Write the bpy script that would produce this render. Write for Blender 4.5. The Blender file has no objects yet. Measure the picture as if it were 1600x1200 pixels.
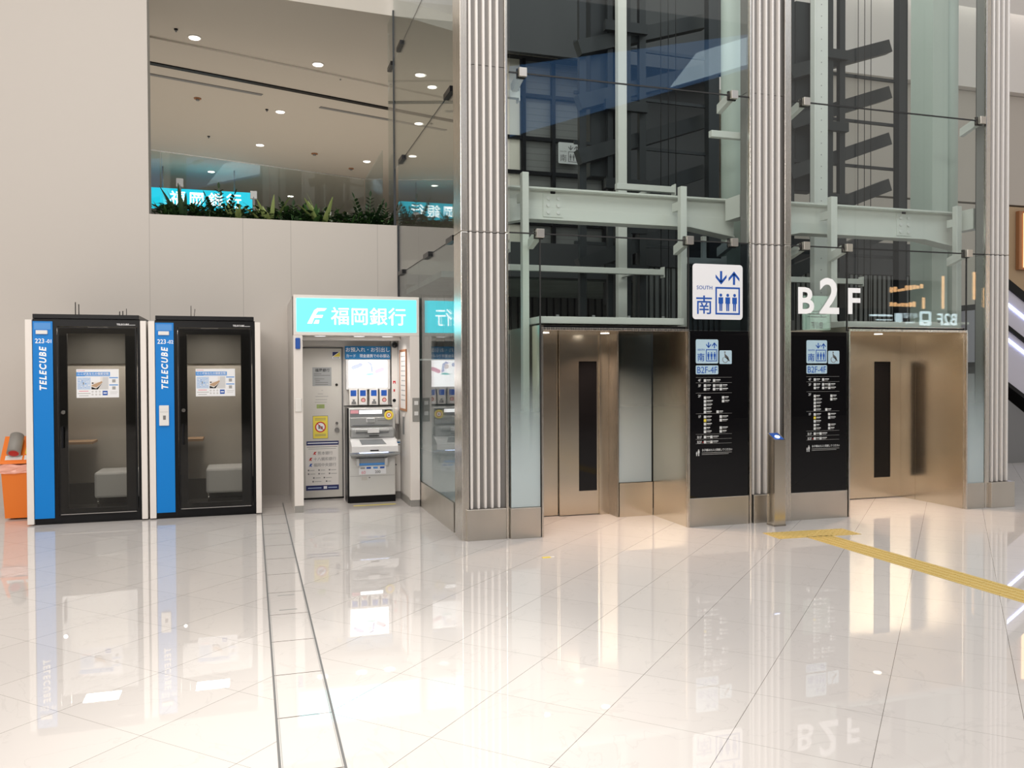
import bpy, bmesh, math, random
from mathutils import Vector, Matrix
random.seed(7)
S = bpy.context.scene
COL = S.collection
# ------------------------------------------------------------------ camera
F = 1312.594
cd = bpy.data.cameras.new('camera'); cam = bpy.data.objects.new('camera', cd); COL.objects.link(cam)
cd.sensor_fit = 'HORIZONTAL'; cd.sensor_width = 36.0; cd.lens = F / 1600 * 36.0
cd.clip_start = 0.05; cd.clip_end = 200
yaw, pit, rol = math.radians(17.2168), math.radians(0.90791), math.radians(-0.24233)
fw = Vector((math.sin(yaw)*math.cos(pit), math.cos(yaw)*math.cos(pit), -math.sin(pit)))
rt = Vector((math.cos(yaw), -math.sin(yaw), 0)); up = rt.cross(fw)
rt, up = math.cos(rol)*rt + math.sin(rol)*up, math.cos(rol)*up - math.sin(rol)*rt
cam.matrix_world = Matrix(((rt.x, up.x, -fw.x, 0), (rt.y, up.y, -fw.y, 0), (rt.z, up.z, -fw.z, 1.75), (0, 0, 0, 1)))
S.camera = cam
# ------------------------------------------------------------------ world, lights, exposure
W = bpy.data.worlds.new('world'); S.world = W; W.use_nodes = True
W.node_tree.nodes['Background'].inputs[0].default_value = (1.0, 0.93, 0.87, 1)
W.node_tree.nodes['Background'].inputs[1].default_value = 0.54
S.view_settings.view_transform = 'Standard'; S.view_settings.look = 'None'
S.view_settings.exposure = 0.0; S.view_settings.gamma = 1.0
S.view_settings.use_curve_mapping = False
S.cycles.use_denoising = True
S.cycles.max_bounces = 10; S.cycles.transparent_max_bounces = 32
S.cycles.diffuse_bounces = 3; S.cycles.glossy_bounces = 5; S.cycles.sample_clamp_indirect = 6
S.cycles.caustics_reflective = False; S.cycles.caustics_refractive = False

def area(name, loc, sx, sy, power, color, rot=(0, 0, 0), spread=180):
    l = bpy.data.lights.new(name, 'AREA'); l.shape = 'RECTANGLE'; l.size = sx; l.size_y = sy
    l.energy = power; l.color = color; l.spread = math.radians(spread)
    o = bpy.data.objects.new(name, l); COL.objects.link(o); o.location = loc; o.rotation_euler = rot
    return o
def spot(name, loc, target, power, color, ang, blend=0.8, r=0.06):
    l = bpy.data.lights.new(name, 'SPOT'); l.energy = power; l.color = color
    l.spot_size = math.radians(ang); l.spot_blend = blend; l.shadow_soft_size = r
    o = bpy.data.objects.new(name, l); COL.objects.link(o); o.location = loc
    o.rotation_euler = (Vector(target) - Vector(loc)).to_track_quat('-Z', 'Y').to_euler()
    return o
area('hall_ceiling_light', (-1.5, 3.0, 10.5), 7, 6, 560, (1.0, 0.93, 0.86))
area('hall_ceiling_light', (7.5, 3.0, 10.5), 7, 6, 300, (0.90, 0.94, 1.0))
area('hall_facade_fill', (4.0, 3.2, 10.3), 12, 2, 60, (0.98, 0.98, 1.0), (math.radians(48), 0, 0))  # added fill that brightens the facade steel, no real fixture
spot('hall_spot_light', (0.9, 1.5, 9.5), (0.70, 4.2, 0), 2500, (1.0, 0.97, 0.9), 26, 1.0, 0.5)
area('hall_front_fill', (-3.0, -8.0, 6.8), 10, 3, 1500, (1.0, 0.95, 0.90), (math.radians(76), 0, math.radians(-8)))  # unseen fill behind the camera, added to lift booth fronts and wall
area('gallery_ceiling_fill', (0.5, 18.5, 4.4), 12, 9, 170, (1.0, 0.89, 0.76), (math.pi, 0, 0))  # added upward fill for the gallery ceiling, not a fitting
area('far_hall_light', (13.0, 16.5, 9.5), 8, 5, 110, (1.0, 0.93, 0.85))
area('shaft_top_fill', (4.0, 10.4, 9.4), 3, 2.5, 60, (0.9, 0.97, 1.0))  # both shaft lights are added fill to brighten the white girders
area('shaft_top_fill', (7.6, 10.4, 9.4), 3, 2.5, 70, (0.95, 1.0, 0.95))

# ------------------------------------------------------------------ materials
MT = {}
def mat(name, col, rough=0.5, metal=0.0, emit=0.0, ecol=None, spec=0.5, coat=0.0, noise=0.0, nscale=8.0, bump=0.0):
    m = bpy.data.materials.new(name); m.use_nodes = True
    nt = m.node_tree; b = nt.nodes['Principled BSDF']
    b.inputs['Base Color'].default_value = (*col, 1); b.inputs['Roughness'].default_value = rough
    b.inputs['Metallic'].default_value = metal; b.inputs['Specular IOR Level'].default_value = spec
    b.inputs['Coat Weight'].default_value = coat
    if emit:
        b.inputs['Emission Color'].default_value = (*(ecol or col), 1); b.inputs['Emission Strength'].default_value = emit
    if noise or bump:
        tc = nt.nodes.new('ShaderNodeTexCoord'); n = nt.nodes.new('ShaderNodeTexNoise')
        n.inputs['Scale'].default_value = nscale; n.inputs['Detail'].default_value = 4
        nt.links.new(tc.outputs['Object'], n.inputs['Vector'])
        if noise:
            r = nt.nodes.new('ShaderNodeMix'); r.data_type = 'RGBA'
            r.inputs['A'].default_value = (*[c*(1-noise) for c in col], 1); r.inputs['B'].default_value = (*[min(1, c*(1+noise)) for c in col], 1)
            nt.links.new(n.outputs['Fac'], r.inputs['Factor']); nt.links.new(r.outputs['Result'], b.inputs['Base Color'])
        if bump:
            bp = nt.nodes.new('ShaderNodeBump'); bp.inputs['Strength'].default_value = bump; bp.inputs['Distance'].default_value = 0.01
            nt.links.new(n.outputs['Fac'], bp.inputs['Height']); nt.links.new(bp.outputs['Normal'], b.inputs['Normal'])
    MT[name] = m; return m
mat('wall', (0.64, 0.60, 0.56), 0.6, noise=0.02, nscale=0.7)
mat('gallery_ceiling', (0.60, 0.555, 0.49), 0.8)
mat('ceiling_white', (0.78, 0.75, 0.72), 0.8)
mat('far_wall', (0.54, 0.50, 0.45), 0.7)
mat('rear_dark', (0.10, 0.088, 0.075), 0.7)
mat('dark_wall', (0.045, 0.048, 0.052), 0.6)
mat('rear_wall', (0.30, 0.26, 0.22), 0.7)
mat('mid_grey', (0.22, 0.22, 0.22), 0.6)
mat('black', (0.006, 0.006, 0.007), 0.30, spec=0.22)
mat('gloss_black', (0.006, 0.006, 0.007), 0.05, spec=0.4)
mat('rubber', (0.02, 0.02, 0.02), 0.7)
mat('dark_steel', (0.026, 0.030, 0.034), 0.45, 0.2)
mat('white', (0.80, 0.79, 0.77), 0.4)
mat('panel_white', (0.84, 0.79, 0.74), 0.35)
mat('paint_steel', (0.74, 0.75, 0.71), 0.45)
mat('column_pale', (0.50, 0.57, 0.52), 0.5)
mat('door_grey', (0.56, 0.54, 0.50), 0.45)
mat('kiosk_white', (0.80, 0.77, 0.73), 0.45)
mat('plinth_grey', (0.30, 0.29, 0.27), 0.5)
mat('atm_grey', (0.62, 0.62, 0.60), 0.35)
mat('atm_light', (0.74, 0.74, 0.74), 0.3)
mat('atm_dark', (0.20, 0.21, 0.22), 0.3)
mat('blue', (0.0, 0.215, 0.66), 0.35, spec=0.3)
mat('banner_blue', (0.0, 0.16, 0.40), 0.4)
mat('navy', (0.012, 0.02, 0.12), 0.5)
mat('sign_blue', (0.012, 0.09, 0.42), 0.4)
mat('poster_blue', (0.08, 0.30, 0.70), 0.5)
mat('pale_blue', (0.50, 0.62, 0.80), 0.5)
mat('icon_blue', (0.45, 0.62, 0.72), 0.5)
mat('sign_white', (0.84, 0.85, 0.87), 0.35)
mat('letter_white', (0.9, 0.9, 0.9), 0.4, emit=0.10)
mat('letter_dim', (0.62, 0.64, 0.64), 0.5)
mat('red', (0.55, 0.02, 0.02), 0.4)
mat('pink', (0.75, 0.35, 0.40), 0.5)
mat('orange', (0.92, 0.22, 0.02), 0.4)
mat('orange_dark', (0.82, 0.20, 0.015), 0.45)
mat('bag', (0.86, 0.42, 0.32), 0.3)
mat('yellow', (0.80, 0.66, 0.08), 0.45)
mat('tactile', (0.68, 0.50, 0.17), 0.6, noise=0.08, nscale=40)
mat('violet_panel', (0.60, 0.58, 0.66), 0.35)
mat('wood_wall', (0.50, 0.36, 0.22), 0.6)
mat('warm_soft', (1, 0.7, 0.4), 0.3, emit=2.2, ecol=(1, 0.62, 0.30))
mat('sky_pale', (0.5, 0.7, 0.9), 0.4, emit=3.2, ecol=(0.62, 0.82, 1.0))
mat('sky_blue', (0.1, 0.2, 0.4), 0.4, emit=1.0, ecol=(0.16, 0.40, 0.85))
mat('wood', (0.36, 0.16, 0.07), 0.5)
mat('desk_wood', (0.50, 0.33, 0.20), 0.6)
mat('paper_grey', (0.34, 0.35, 0.35), 0.4, 0.3)
mat('text_grey', (0.18, 0.18, 0.18), 0.6)
mat('text_mid', (0.36, 0.36, 0.35), 0.6)
mat('cyan_glow', (0.05, 0.75, 0.9), 0.3, emit=1.25, ecol=(0.16, 0.88, 1.0))
mat('cyan_far', (0.02, 0.5, 0.7), 0.3, emit=0.95, ecol=(0.0, 0.58, 0.78))
mat('white_glow', (0.9, 0.9, 0.9), 0.3, emit=2.2, ecol=(1, 1, 1))
mat('screen_glow', (0.9, 0.9, 0.9), 0.2, emit=1.7, ecol=(1, 0.99, 1))
mat('screen_blue', (0.4, 0.45, 0.8), 0.2, emit=0.55, ecol=(0.62, 0.66, 0.95))
mat('screen_pink', (0.8, 0.4, 0.5), 0.2, emit=0.7, ecol=(1, 0.66, 0.80))
mat('screen_teal', (0.3, 0.7, 0.7), 0.2, emit=0.6, ecol=(0.45, 0.95, 0.92))
mat('screen_skin', (0.8, 0.7, 0.65), 0.2, emit=0.95, ecol=(1, 0.93, 0.9))
mat('lamp_glow', (1, 1, 1), 0.3, emit=4, ecol=(1, 0.93, 0.82))
mat('warm_glow', (1, 0.7, 0.4), 0.3, emit=9, ecol=(1, 0.55, 0.24))
mat('neon_blue', (0.5, 0.6, 1), 0.3, emit=7, ecol=(0.50, 0.58, 1.0))
mat('sign_glow', (0.8, 0.95, 1), 0.3, emit=8.5, ecol=(0.75, 0.93, 1.0))
mat('green_glow', (0.7, 0.9, 0.75), 0.3, emit=4.0, ecol=(0.62, 0.92, 0.72))
mat('keypad_glow', (0.5, 0.6, 0.9), 0.3, emit=3.0, ecol=(0.62, 0.72, 1.0))
mat('leaf_dark', (0.025, 0.060, 0.022), 0.4, noise=0.4, nscale=6)
mat('leaf_mid', (0.055, 0.13, 0.035), 0.4, noise=0.3, nscale=6)
mat('leaf_pale', (0.30, 0.38, 0.13), 0.45, noise=0.3, nscale=6)
mat('soil', (0.03, 0.025, 0.02), 0.9)
mat('tile_lit', (0.72, 0.69, 0.60), 0.5)  # tile where light falls, brightness put into the colour
mat('ripple', (0.30, 0.36, 0.34), 0.35, noise=0.5, nscale=2.5, bump=0.8)
mat('rib_dark', (0.09, 0.095, 0.09), 0.6)
mat('rib_grey', (0.17, 0.18, 0.175), 0.55)
mat('seat_grey', (0.62, 0.62, 0.62), 0.7)
mat('booth_inner', (0.42, 0.39, 0.35), 0.8)
mat('booth_dark', (0.10, 0.095, 0.085), 0.8)
mat('fin', (0.72, 0.69, 0.66), 0.35, 0.0)
mat('grit', (0.26, 0.25, 0.24), 0.7, noise=0.45, nscale=260)
mat('chrome', (0.75, 0.75, 0.74), 0.12, 1.0)

def brushed(name, col, rough, vert=True):
    m = mat(name, col, rough, 1.0); nt = m.node_tree; b = nt.nodes['Principled BSDF']
    tc = nt.nodes.new('ShaderNodeTexCoord'); mp = nt.nodes.new('ShaderNodeMapping')
    mp.inputs['Scale'].default_value = (2, 2, 220) if vert else (160, 160, 2)
    n = nt.nodes.new('ShaderNodeTexNoise'); n.inputs['Scale'].default_value = 1.5; n.inputs['Detail'].default_value = 3
    nt.links.new(tc.outputs['Object'], mp.inputs[0]); nt.links.new(mp.outputs[0], n.inputs['Vector'])
    r = nt.nodes.new('ShaderNodeMapRange'); r.inputs['To Min'].default_value = rough*0.85; r.inputs['To Max'].default_value = rough*1.2
    nt.links.new(n.outputs['Fac'], r.inputs['Value']); nt.links.new(r.outputs[0], b.inputs['Roughness'])
    n2 = nt.nodes.new('ShaderNodeTexNoise'); n2.inputs['Scale'].default_value = 2.2
    nt.links.new(tc.outputs['Object'], n2.inputs['Vector'])
    mx = nt.nodes.new('ShaderNodeMix'); mx.data_type = 'RGBA'
    mx.inputs['A'].default_value = (*[c*0.9 for c in col], 1); mx.inputs['B'].default_value = (*[min(1, c*1.1) for c in col], 1)
    nt.links.new(n2.outputs['Fac'], mx.inputs['Factor']); nt.links.new(mx.outputs['Result'], b.inputs['Base Color'])
    return m
brushed('steel', (0.74, 0.67, 0.56), 0.20)
brushed('steel_plinth', (0.66, 0.62, 0.56), 0.38)
brushed('steel_bright', (0.72, 0.68, 0.62), 0.26, False)
brushed('steel_edge', (0.42, 0.38, 0.33), 0.28, False)

def glass(name, tint, opac=1.0, ior=1.5, film=None, dark=0.0, boost=1.0):
    """thin pane: see-through tint + Fresnel mirror; film = (z0, z1) etched gradient; dark = share of opaque backing"""
    m = bpy.data.materials.new(name); m.use_nodes = True; nt = m.node_tree; nt.nodes.clear()
    out = nt.nodes.new('ShaderNodeOutputMaterial')
    tr = nt.nodes.new('ShaderNodeBsdfTransparent'); tr.inputs[0].default_value = (*tint, 1)
    gl = nt.nodes.new('ShaderNodeBsdfGlossy'); gl.inputs['Roughness'].default_value = 0.0
    fr = nt.nodes.new('ShaderNodeFresnel')
    ge = nt.nodes.new('ShaderNodeNewGeometry'); im = nt.nodes.new('ShaderNodeMapRange')   # same mirror strength on both faces
    im.inputs['To Min'].default_value = ior; im.inputs['To Max'].default_value = 1.0/ior
    nt.links.new(ge.outputs['Backfacing'], im.inputs['Value']); nt.links.new(im.outputs[0], fr.inputs[0])
    last = tr.outputs[0]
    if film:
        di = nt.nodes.new('ShaderNodeBsdfDiffuse'); di.inputs[0].default_value = (0.72, 0.82, 0.84, 1)
        tl = nt.nodes.new('ShaderNodeBsdfTranslucent'); tl.inputs[0].default_value = (0.72, 0.82, 0.84, 1)
        ad = nt.nodes.new('ShaderNodeMixShader'); ad.inputs[0].default_value = 0.35
        nt.links.new(di.outputs[0], ad.inputs[1]); nt.links.new(tl.outputs[0], ad.inputs[2])
        g = nt.nodes.new('ShaderNodeNewGeometry'); sp = nt.nodes.new('ShaderNodeSeparateXYZ')
        nt.links.new(g.outputs['Position'], sp.inputs[0])
        mr = nt.nodes.new('ShaderNodeMapRange'); mr.interpolation_type = 'SMOOTHSTEP'
        mr.inputs['From Min'].default_value = film[0]; mr.inputs['From Max'].default_value = film[1]
        mr.inputs['To Min'].default_value = film[2]; mr.inputs['To Max'].default_value = 0.0
        nt.links.new(sp.outputs['Z'], mr.inputs['Value'])
        mx = nt.nodes.new('ShaderNodeMixShader'); nt.links.new(mr.outputs[0], mx.inputs[0])
        nt.links.new(last, mx.inputs[1]); nt.links.new(ad.outputs[0], mx.inputs[2]); last = mx.outputs[0]
    if dark:
        di = nt.nodes.new('ShaderNodeBsdfDiffuse'); di.inputs[0].default_value = (0.005, 0.005, 0.006, 1)
        mx = nt.nodes.new('ShaderNodeMixShader'); mx.inputs[0].default_value = dark
        nt.links.new(last, mx.inputs[1]); nt.links.new(di.outputs[0], mx.inputs[2]); last = mx.outputs[0]
    mul = nt.nodes.new('ShaderNodeMath'); mul.operation = 'MULTIPLY'; mul.inputs[1].default_value = boost
    nt.links.new(fr.outputs[0], mul.inputs[0])
    mx = nt.nodes.new('ShaderNodeMixShader'); nt.links.new(mul.outputs[0], mx.inputs[0])
    nt.links.new(last, mx.inputs[1]); nt.links.new(gl.outputs[0], mx.inputs[2])
    nt.links.new(mx.outputs[0], out.inputs[0]); MT[name] = m
glass('facade_glass', (0.92, 0.95, 0.94))
glass('film_glass', (0.90, 0.95, 0.93), film=(0.5, 1.85, 0.85))
glass('film_glass_side', (0.80, 0.87, 0.87), film=(0.3, 1.6, 0.55))
glass('rail_glass', (0.93, 0.96, 0.95))
glass('booth_glass', (0.80, 0.80, 0.78))
glass('black_glass', (0.3, 0.3, 0.3), dark=0.97)
glass('smoked_glass', (0.25, 0.28, 0.30), dark=0.35)
glass('rear_glass', (0.42, 0.47, 0.50))

def add_nodes_floor():
    m = bpy.data.materials.new('floor_tile'); m.use_nodes = True; nt = m.node_tree; N = nt.nodes; Lk = nt.links
    b = N['Principled BSDF']
    def M(op, a, bb=None, c=None):
        n = N.new('ShaderNodeMath'); n.operation = op
        for i, v in enumerate((a, bb, c)):
            if v is None: continue
            if isinstance(v, (int, float)): n.inputs[i].default_value = v
            else: Lk.new(v, n.inputs[i])
        return n.outputs[0]
    g = N.new('ShaderNodeNewGeometry'); sp = N.new('ShaderNodeSeparateXYZ'); Lk.new(g.outputs['Position'], sp.inputs[0])
    x, y = sp.outputs['X'], sp.outputs['Y']
    def joint(v, off, per, w):
        q = M('DIVIDE', M('SUBTRACT', v, off), per)
        d = M('ABSOLUTE', M('SUBTRACT', q, M('ROUND', q)))
        return M('LESS_THAN', d, w/per)
    c1 = M('MULTIPLY', M('SUBTRACT', y, x), 0.70711); c2 = M('MULTIPLY', M('ADD', y, x), 0.70711)
    jt = M('MAXIMUM', joint(c1, 0.316, 0.6290, 0.0013), M('MULTIPLY', joint(c2, 3.345, 0.6270, 0.0012), 0.7))
    ins = M('MULTIPLY', M('GREATER_THAN', x, 0.103), M('LESS_THAN', x, 0.385))
    ins = M('MULTIPLY', ins, M('LESS_THAN', y, 11.63))
    js = joint(y, 4.373, 0.6270, 0.0045)
    jj = M('ADD', M('MULTIPLY', ins, js), M('MULTIPLY', M('SUBTRACT', 1.0, ins), jt))
    # tile-to-tile tone and faint marble veins
    tc = N.new('ShaderNodeCombineXYZ')
    Lk.new(M('FLOOR', M('DIVIDE', M('SUBTRACT', c1, 0.316), 0.629)), tc.inputs[0]); Lk.new(M('FLOOR', M('DIVIDE', M('SUBTRACT', c2, 3.345), 0.627)), tc.inputs[1])
    wn = N.new('ShaderNodeTexWhiteNoise'); Lk.new(tc.outputs[0], wn.inputs['Vector'])
    ns = N.new('ShaderNodeTexNoise'); ns.inputs['Scale'].default_value = 1.3; ns.inputs['Detail'].default_value = 6; ns.inputs['Distortion'].default_value = 2
    Lk.new(g.outputs['Position'], ns.inputs['Vector'])
    vein = M('MULTIPLY', M('LESS_THAN', M('ABSOLUTE', M('SUBTRACT', ns.outputs['Fac'], 0.5)), 0.006), 0.05)
    tone = M('SUBTRACT', M('ADD', 0.965, M('MULTIPLY', wn.outputs['Value'], 0.035)), vein)
    mx = N.new('ShaderNodeMix'); mx.data_type = 'RGBA'
    mul = N.new('ShaderNodeVectorMath'); mul.operation = 'SCALE'; mul.inputs[0].default_value = (0.74, 0.70, 0.67); Lk.new(tone, mul.inputs['Scale'])
    Lk.new(mul.outputs[0], mx.inputs['A']); mx.inputs['B'].default_value = (0.14, 0.12, 0.10, 1); Lk.new(jj, mx.inputs['Factor'])
    Lk.new(mx.outputs['Result'], b.inputs['Base Color'])
    b.inputs['Roughness'].default_value = 0.010; b.inputs['Specular IOR Level'].default_value = 0.62
    MT['floor_tile'] = m
add_nodes_floor()
def wall_joints(name, col, xs, w=0.004, zs=()):
    m = mat(name, col, 0.55); nt = m.node_tree; N = nt.nodes; Lk = nt.links; b = N['Principled BSDF']
    g = N.new('ShaderNodeNewGeometry'); sp = N.new('ShaderNodeSeparateXYZ'); Lk.new(g.outputs['Position'], sp.inputs[0])
    acc = None
    for ax, vals in (('X', xs), ('Z', zs)):
        for v in vals:
            a = N.new('ShaderNodeMath'); a.operation = 'SUBTRACT'; Lk.new(sp.outputs[ax], a.inputs[0]); a.inputs[1].default_value = v
            c = N.new('ShaderNodeMath'); c.operation = 'ABSOLUTE'; Lk.new(a.outputs[0], c.inputs[0])
            d = N.new('ShaderNodeMath'); d.operation = 'LESS_THAN'; Lk.new(c.outputs[0], d.inputs[0]); d.inputs[1].default_value = w
            if acc is None: acc = d.outputs[0]
            else:
                e = N.new('ShaderNodeMath'); e.operation = 'MAXIMUM'; Lk.new(acc, e.inputs[0]); Lk.new(d.outputs[0], e.inputs[1]); acc = e.outputs[0]
    mx = N.new('ShaderNodeMix'); mx.data_type = 'RGBA'; Lk.new(acc, mx.inputs['Factor'])
    mx.inputs['A'].default_value = (*col, 1); mx.inputs['B'].default_value = (*[c*0.72 for c in col], 1)
    Lk.new(mx.outputs['Result'], b.inputs['Base Color'])
wall_joints('wall_back', (0.58, 0.54, 0.495), (-4.0, -1.31, -0.1, 0.55, 1.78))
wall_joints('tile_wall', (0.17, 0.175, 0.17), (), 0.006, [3.9+0.11*i for i in range(40)])

# ------------------------------------------------------------------ mesh builder
class MB:
    def __init__(s): s.bm = bmesh.new(); s.ms = []
    def mi(s, m):
        if m not in s.ms: s.ms.append(m)
        return s.ms.index(m)
    def new(s): return [f for f in s.bm.faces if not f.tag]
    def _fin(s, n0, m):
        i = s.mi(m)
        for f in s.bm.faces:
            if not f.tag: f.material_index = i; f.tag = True
    def box(s, x0, x1, y0, y1, z0, z1, m, bev=0.0, seg=1):
        n0 = len(s.bm.faces)
        vs = [s.bm.verts.new((x, y, z)) for x in (x0, x1) for y in (y0, y1) for z in (z0, z1)]
        fs = [s.bm.faces.new([vs[i] for i in q]) for q in ((0, 1, 3, 2), (4, 6, 7, 5), (0, 4, 5, 1), (2, 3, 7, 6), (0, 2, 6, 4), (1, 5, 7, 3))]
        if bev:
            es = list({e for f in fs for e in f.edges})
            bmesh.ops.bevel(s.bm, geom=es, offset=bev, segments=seg, affect='EDGES', profile=0.5)
        s._fin(0, m); return s
    def prism(s, pts, d, m):
        """pts: list of Vector outline, d: Vector extrusion"""
        n0 = len(s.bm.faces); d = Vector(d)
        a = [s.bm.verts.new(p) for p in pts]; b = [s.bm.verts.new(Vector(p)+d) for p in pts]
        s.bm.faces.new(a); s.bm.faces.new(b[::-1])
        for i in range(len(a)):
            j = (i+1) % len(a); s.bm.faces.new((a[j], a[i], b[i], b[j]))
        nf = s.new(); i_ = s.mi(m)
        for f in nf: f.material_index = i_
        bmesh.ops.recalc_face_normals(s.bm, faces=nf)
        for f in nf: f.tag = True
        return s
    def poly(s, pts, y, m, t=0.001):
        """outline in XZ on a plane facing -Y"""
        return s.prism([Vector((x, y, z)) for x, z in pts], (0, t, 0), m)
    def cyl(s, p, q, r, m, r2=None, n=16, cap=True):
        n0 = len(s.bm.faces); p = Vector(p); q = Vector(q); d = (q-p); r2 = r if r2 is None else r2
        k = d.normalized(); u = k.orthogonal().normalized(); v = k.cross(u)
        A = []; B = []
        for i in range(n):
            t = 2*math.pi*i/n; o = u*math.cos(t)+v*math.sin(t)
            A.append(s.bm.verts.new(p+o*r)); B.append(s.bm.verts.new(q+o*r2))
        for i in range(n):
            j = (i+1) % n; f = s.bm.faces.new((A[i], A[j], B[j], B[i])); f.smooth = True
        if cap: s.bm.faces.new(A[::-1]); s.bm.faces.new(B)
        s._fin(n0, m); return s
    def tube(s, pts, r, m, n=10):
        for a, b in zip(pts[:-1], pts[1:]): s.cyl(a, b, r, m, n=n)
        return s
    def sphere(s, c, r, m, sx=1, sy=1, sz=1, seg=16):
        n0 = len(s.bm.faces)
        bmesh.ops.create_uvsphere(s.bm, u_segments=seg, v_segments=seg//2, radius=r, matrix=Matrix.Translation(c) @ Matrix.Diagonal((sx, sy, sz, 1)))
        for f in s.new(): f.smooth = True
        s._fin(n0, m); return s
    def text(s, body, size, x, y, z, m, align='CENTER', off=0.0, sx=1.0, sp=1.0, rot=None, ext=0.0008, shear=0.0, mirror=False):
        """front face toward -Y; z = baseline"""
        c = bpy.data.curves.new('t', 'FONT'); c.body = body; c.size = size; c.align_x = align; c.offset = off*size
        c.extrude = ext; c.space_character = sp; c.shear = shear; c.resolution_u = 3
        o = bpy.data.objects.new('t', c); COL.objects.link(o)
        dg = bpy.context.evaluated_depsgraph_get(); dg.update()
        me = bpy.data.meshes.new_from_object(o.evaluated_get(dg))
        R = Matrix.Rotation(math.pi/2, 4, 'X')
        Q = Matrix.Translation((x, y, z)) @ (rot or Matrix.Identity(4)) @ R @ Matrix.Diagonal((-sx if mirror else sx, 1, 1, 1))
        me.transform(Q); n0 = len(s.bm.faces); s.bm.from_mesh(me); s.bm.faces.ensure_lookup_table(); s._fin(n0, m)
        bpy.data.objects.remove(o); bpy.data.curves.remove(c); bpy.data.meshes.remove(me); return s
    def build(s, name, parent=None, origin=(0, 0, 0), label=None):
        me = bpy.data.meshes.new(name); s.bm.to_mesh(me); s.bm.free()
        me.transform(Matrix.Translation(-Vector(origin)))
        for m in s.ms: me.materials.append(MT[m])
        o = bpy.data.objects.new(name, me); COL.objects.link(o)
        if parent: o.parent = parent
        if label: o['label'] = label
        return o
class T:
    """a thing: an Empty at its base that parents its parts; geometry is given in world metres"""
    def __init__(s, name, label, cat, loc, group=None):
        s.o = bpy.data.objects.new(name, None); COL.objects.link(s.o); s.o.location = loc; s.loc = loc
        s.o['label'] = label; s.o['category'] = cat; s.o.empty_display_size = 0.1
        if group: s.o['group'] = group
    def part(s, name, mb, label=None): return mb.build(name, s.o, s.loc, label)
    def sub(s, parent, name, mb, label=None): return mb.build(name, parent, s.loc, label)
def single(name, mb, label, cat, loc, group=None):
    o = mb.build(name, None, loc); o.location = loc; o['label'] = label; o['category'] = cat
    if group: o['group'] = group
    return o
def struct(name, mb):
    o = mb.build(name); o['kind'] = 'structure'; return o
def dup(root, delta, label, group=None):
    r = root.copy(); COL.objects.link(r); r.location = Vector(root.location)+Vector(delta); r['label'] = label
    if group: r['group'] = group
    for ch in list(root.children):
        c = ch.copy(); COL.objects.link(c); c.parent = r
        for g in ch.children:
            d = g.copy(); COL.objects.link(d); d.parent = c
    return r
def B(*a, **k): return MB().box(*a, **k)

# ================================================================== SETTING
struct('floor', B(-9, 26, -10, 24, -0.2, 0, 'floor_tile'))
struct('wall_back', B(-9, 2.13, 12.38, 12.68, 0, 3.9, 'wall_back'))
struct('wall_left', B(-9, -1.31, 12.38, 12.68, 3.9, 11, 'wall_back'))
struct('wall_rear', B(-9, 26, -10.3, -10, 0, 3.0, 'rear_dark').box(-9, 26, -10.3, -10, 3.0, 5.2, 'rear_wall'))
struct('wall_side', B(-9.3, -9, -10, 12.68, 0, 3.2, 'rear_wall'))
# gallery (upper floor) behind the parapet
gl = MB().prism([Vector(p) for p in ((-9, 12.2, 7.2), (2.4, 12.95, 7.2), (3.6, 13.4, 7.2), (26, 20.5, 7.2), (26, 34, 7.2), (-9, 34, 7.2))], (0, 0, 0.25), 'gallery_ceiling')
struct('ceiling', gl)
struct('wall_gallery', B(-9, 9, 31, 31.3, 3.9, 7.2, 'far_wall'))
struct('floor_gallery', B(-9, 9, 16.9, 31, 3.7, 4.0, 'far_wall'))
struct('wall_upper', MB().prism([Vector(p) for p in ((-1.3, 13.2, 7.45), (3.6, 14.3, 7.45), (3.6, 14.5, 7.45), (-1.3, 13.4, 7.45))], (0, 0, 3.5), 'ceiling_white'))
D = Vector((0.954, 0.299, 0)); Nn = Vector((-0.299, 0.954, 0))
def slot(name, p, L, w, m, h=0.02):
    p = Vector(p); a = p - Nn*w/2; b = p + Nn*w/2
    return MB().prism([a, a+D*L, b+D*L, b], (0, 0, -h), m)
def cs(v, L, w, name, m='dark_steel', h=0.012):
    o = slot(name, v, L, w, m, h)
    return o
struct('trim_1', slot('t', (-3.2, 15.6, 7.199), 12, 0.13, 'black'))
struct('trim_2', slot('t', (-3.2, 14.35, 7.199), 12, 0.12, 'gallery_ceiling', 0.03))
for (p, L, lab) in (((-1.76, 16.69, 7.199), 2.1, 'long thin grey air slot in the gallery ceiling, left one'), ((1.39, 17.78, 7.199), 3.0, 'long thin grey air slot in the gallery ceiling, right one by the lift glass')):
    single('air_slot', cs(p, L, 0.10, 'a', 'mid_grey'), lab, 'air vent', p, 'air slots in the gallery ceiling')
def downlight(x, y, z, lab, grp, r=0.085):
    t = T('ceiling_downlight', lab, 'ceiling light', (x, y, z), grp)
    m = MB().cyl((x, y, z-0.012), (x, y, z-0.001), r*1.2, 'white', n=24); t.part('trim_ring', m)
    t.part('lamp', MB().cyl((x, y, z-0.02), (x, y, z-0.0125), r, 'lamp_glow', n=24))
    spot('downlight_beam', (x, y, z-0.04), (x, y, 0), 45, (1.0, 0.93, 0.82), 120, 0.7, 0.08)
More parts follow.
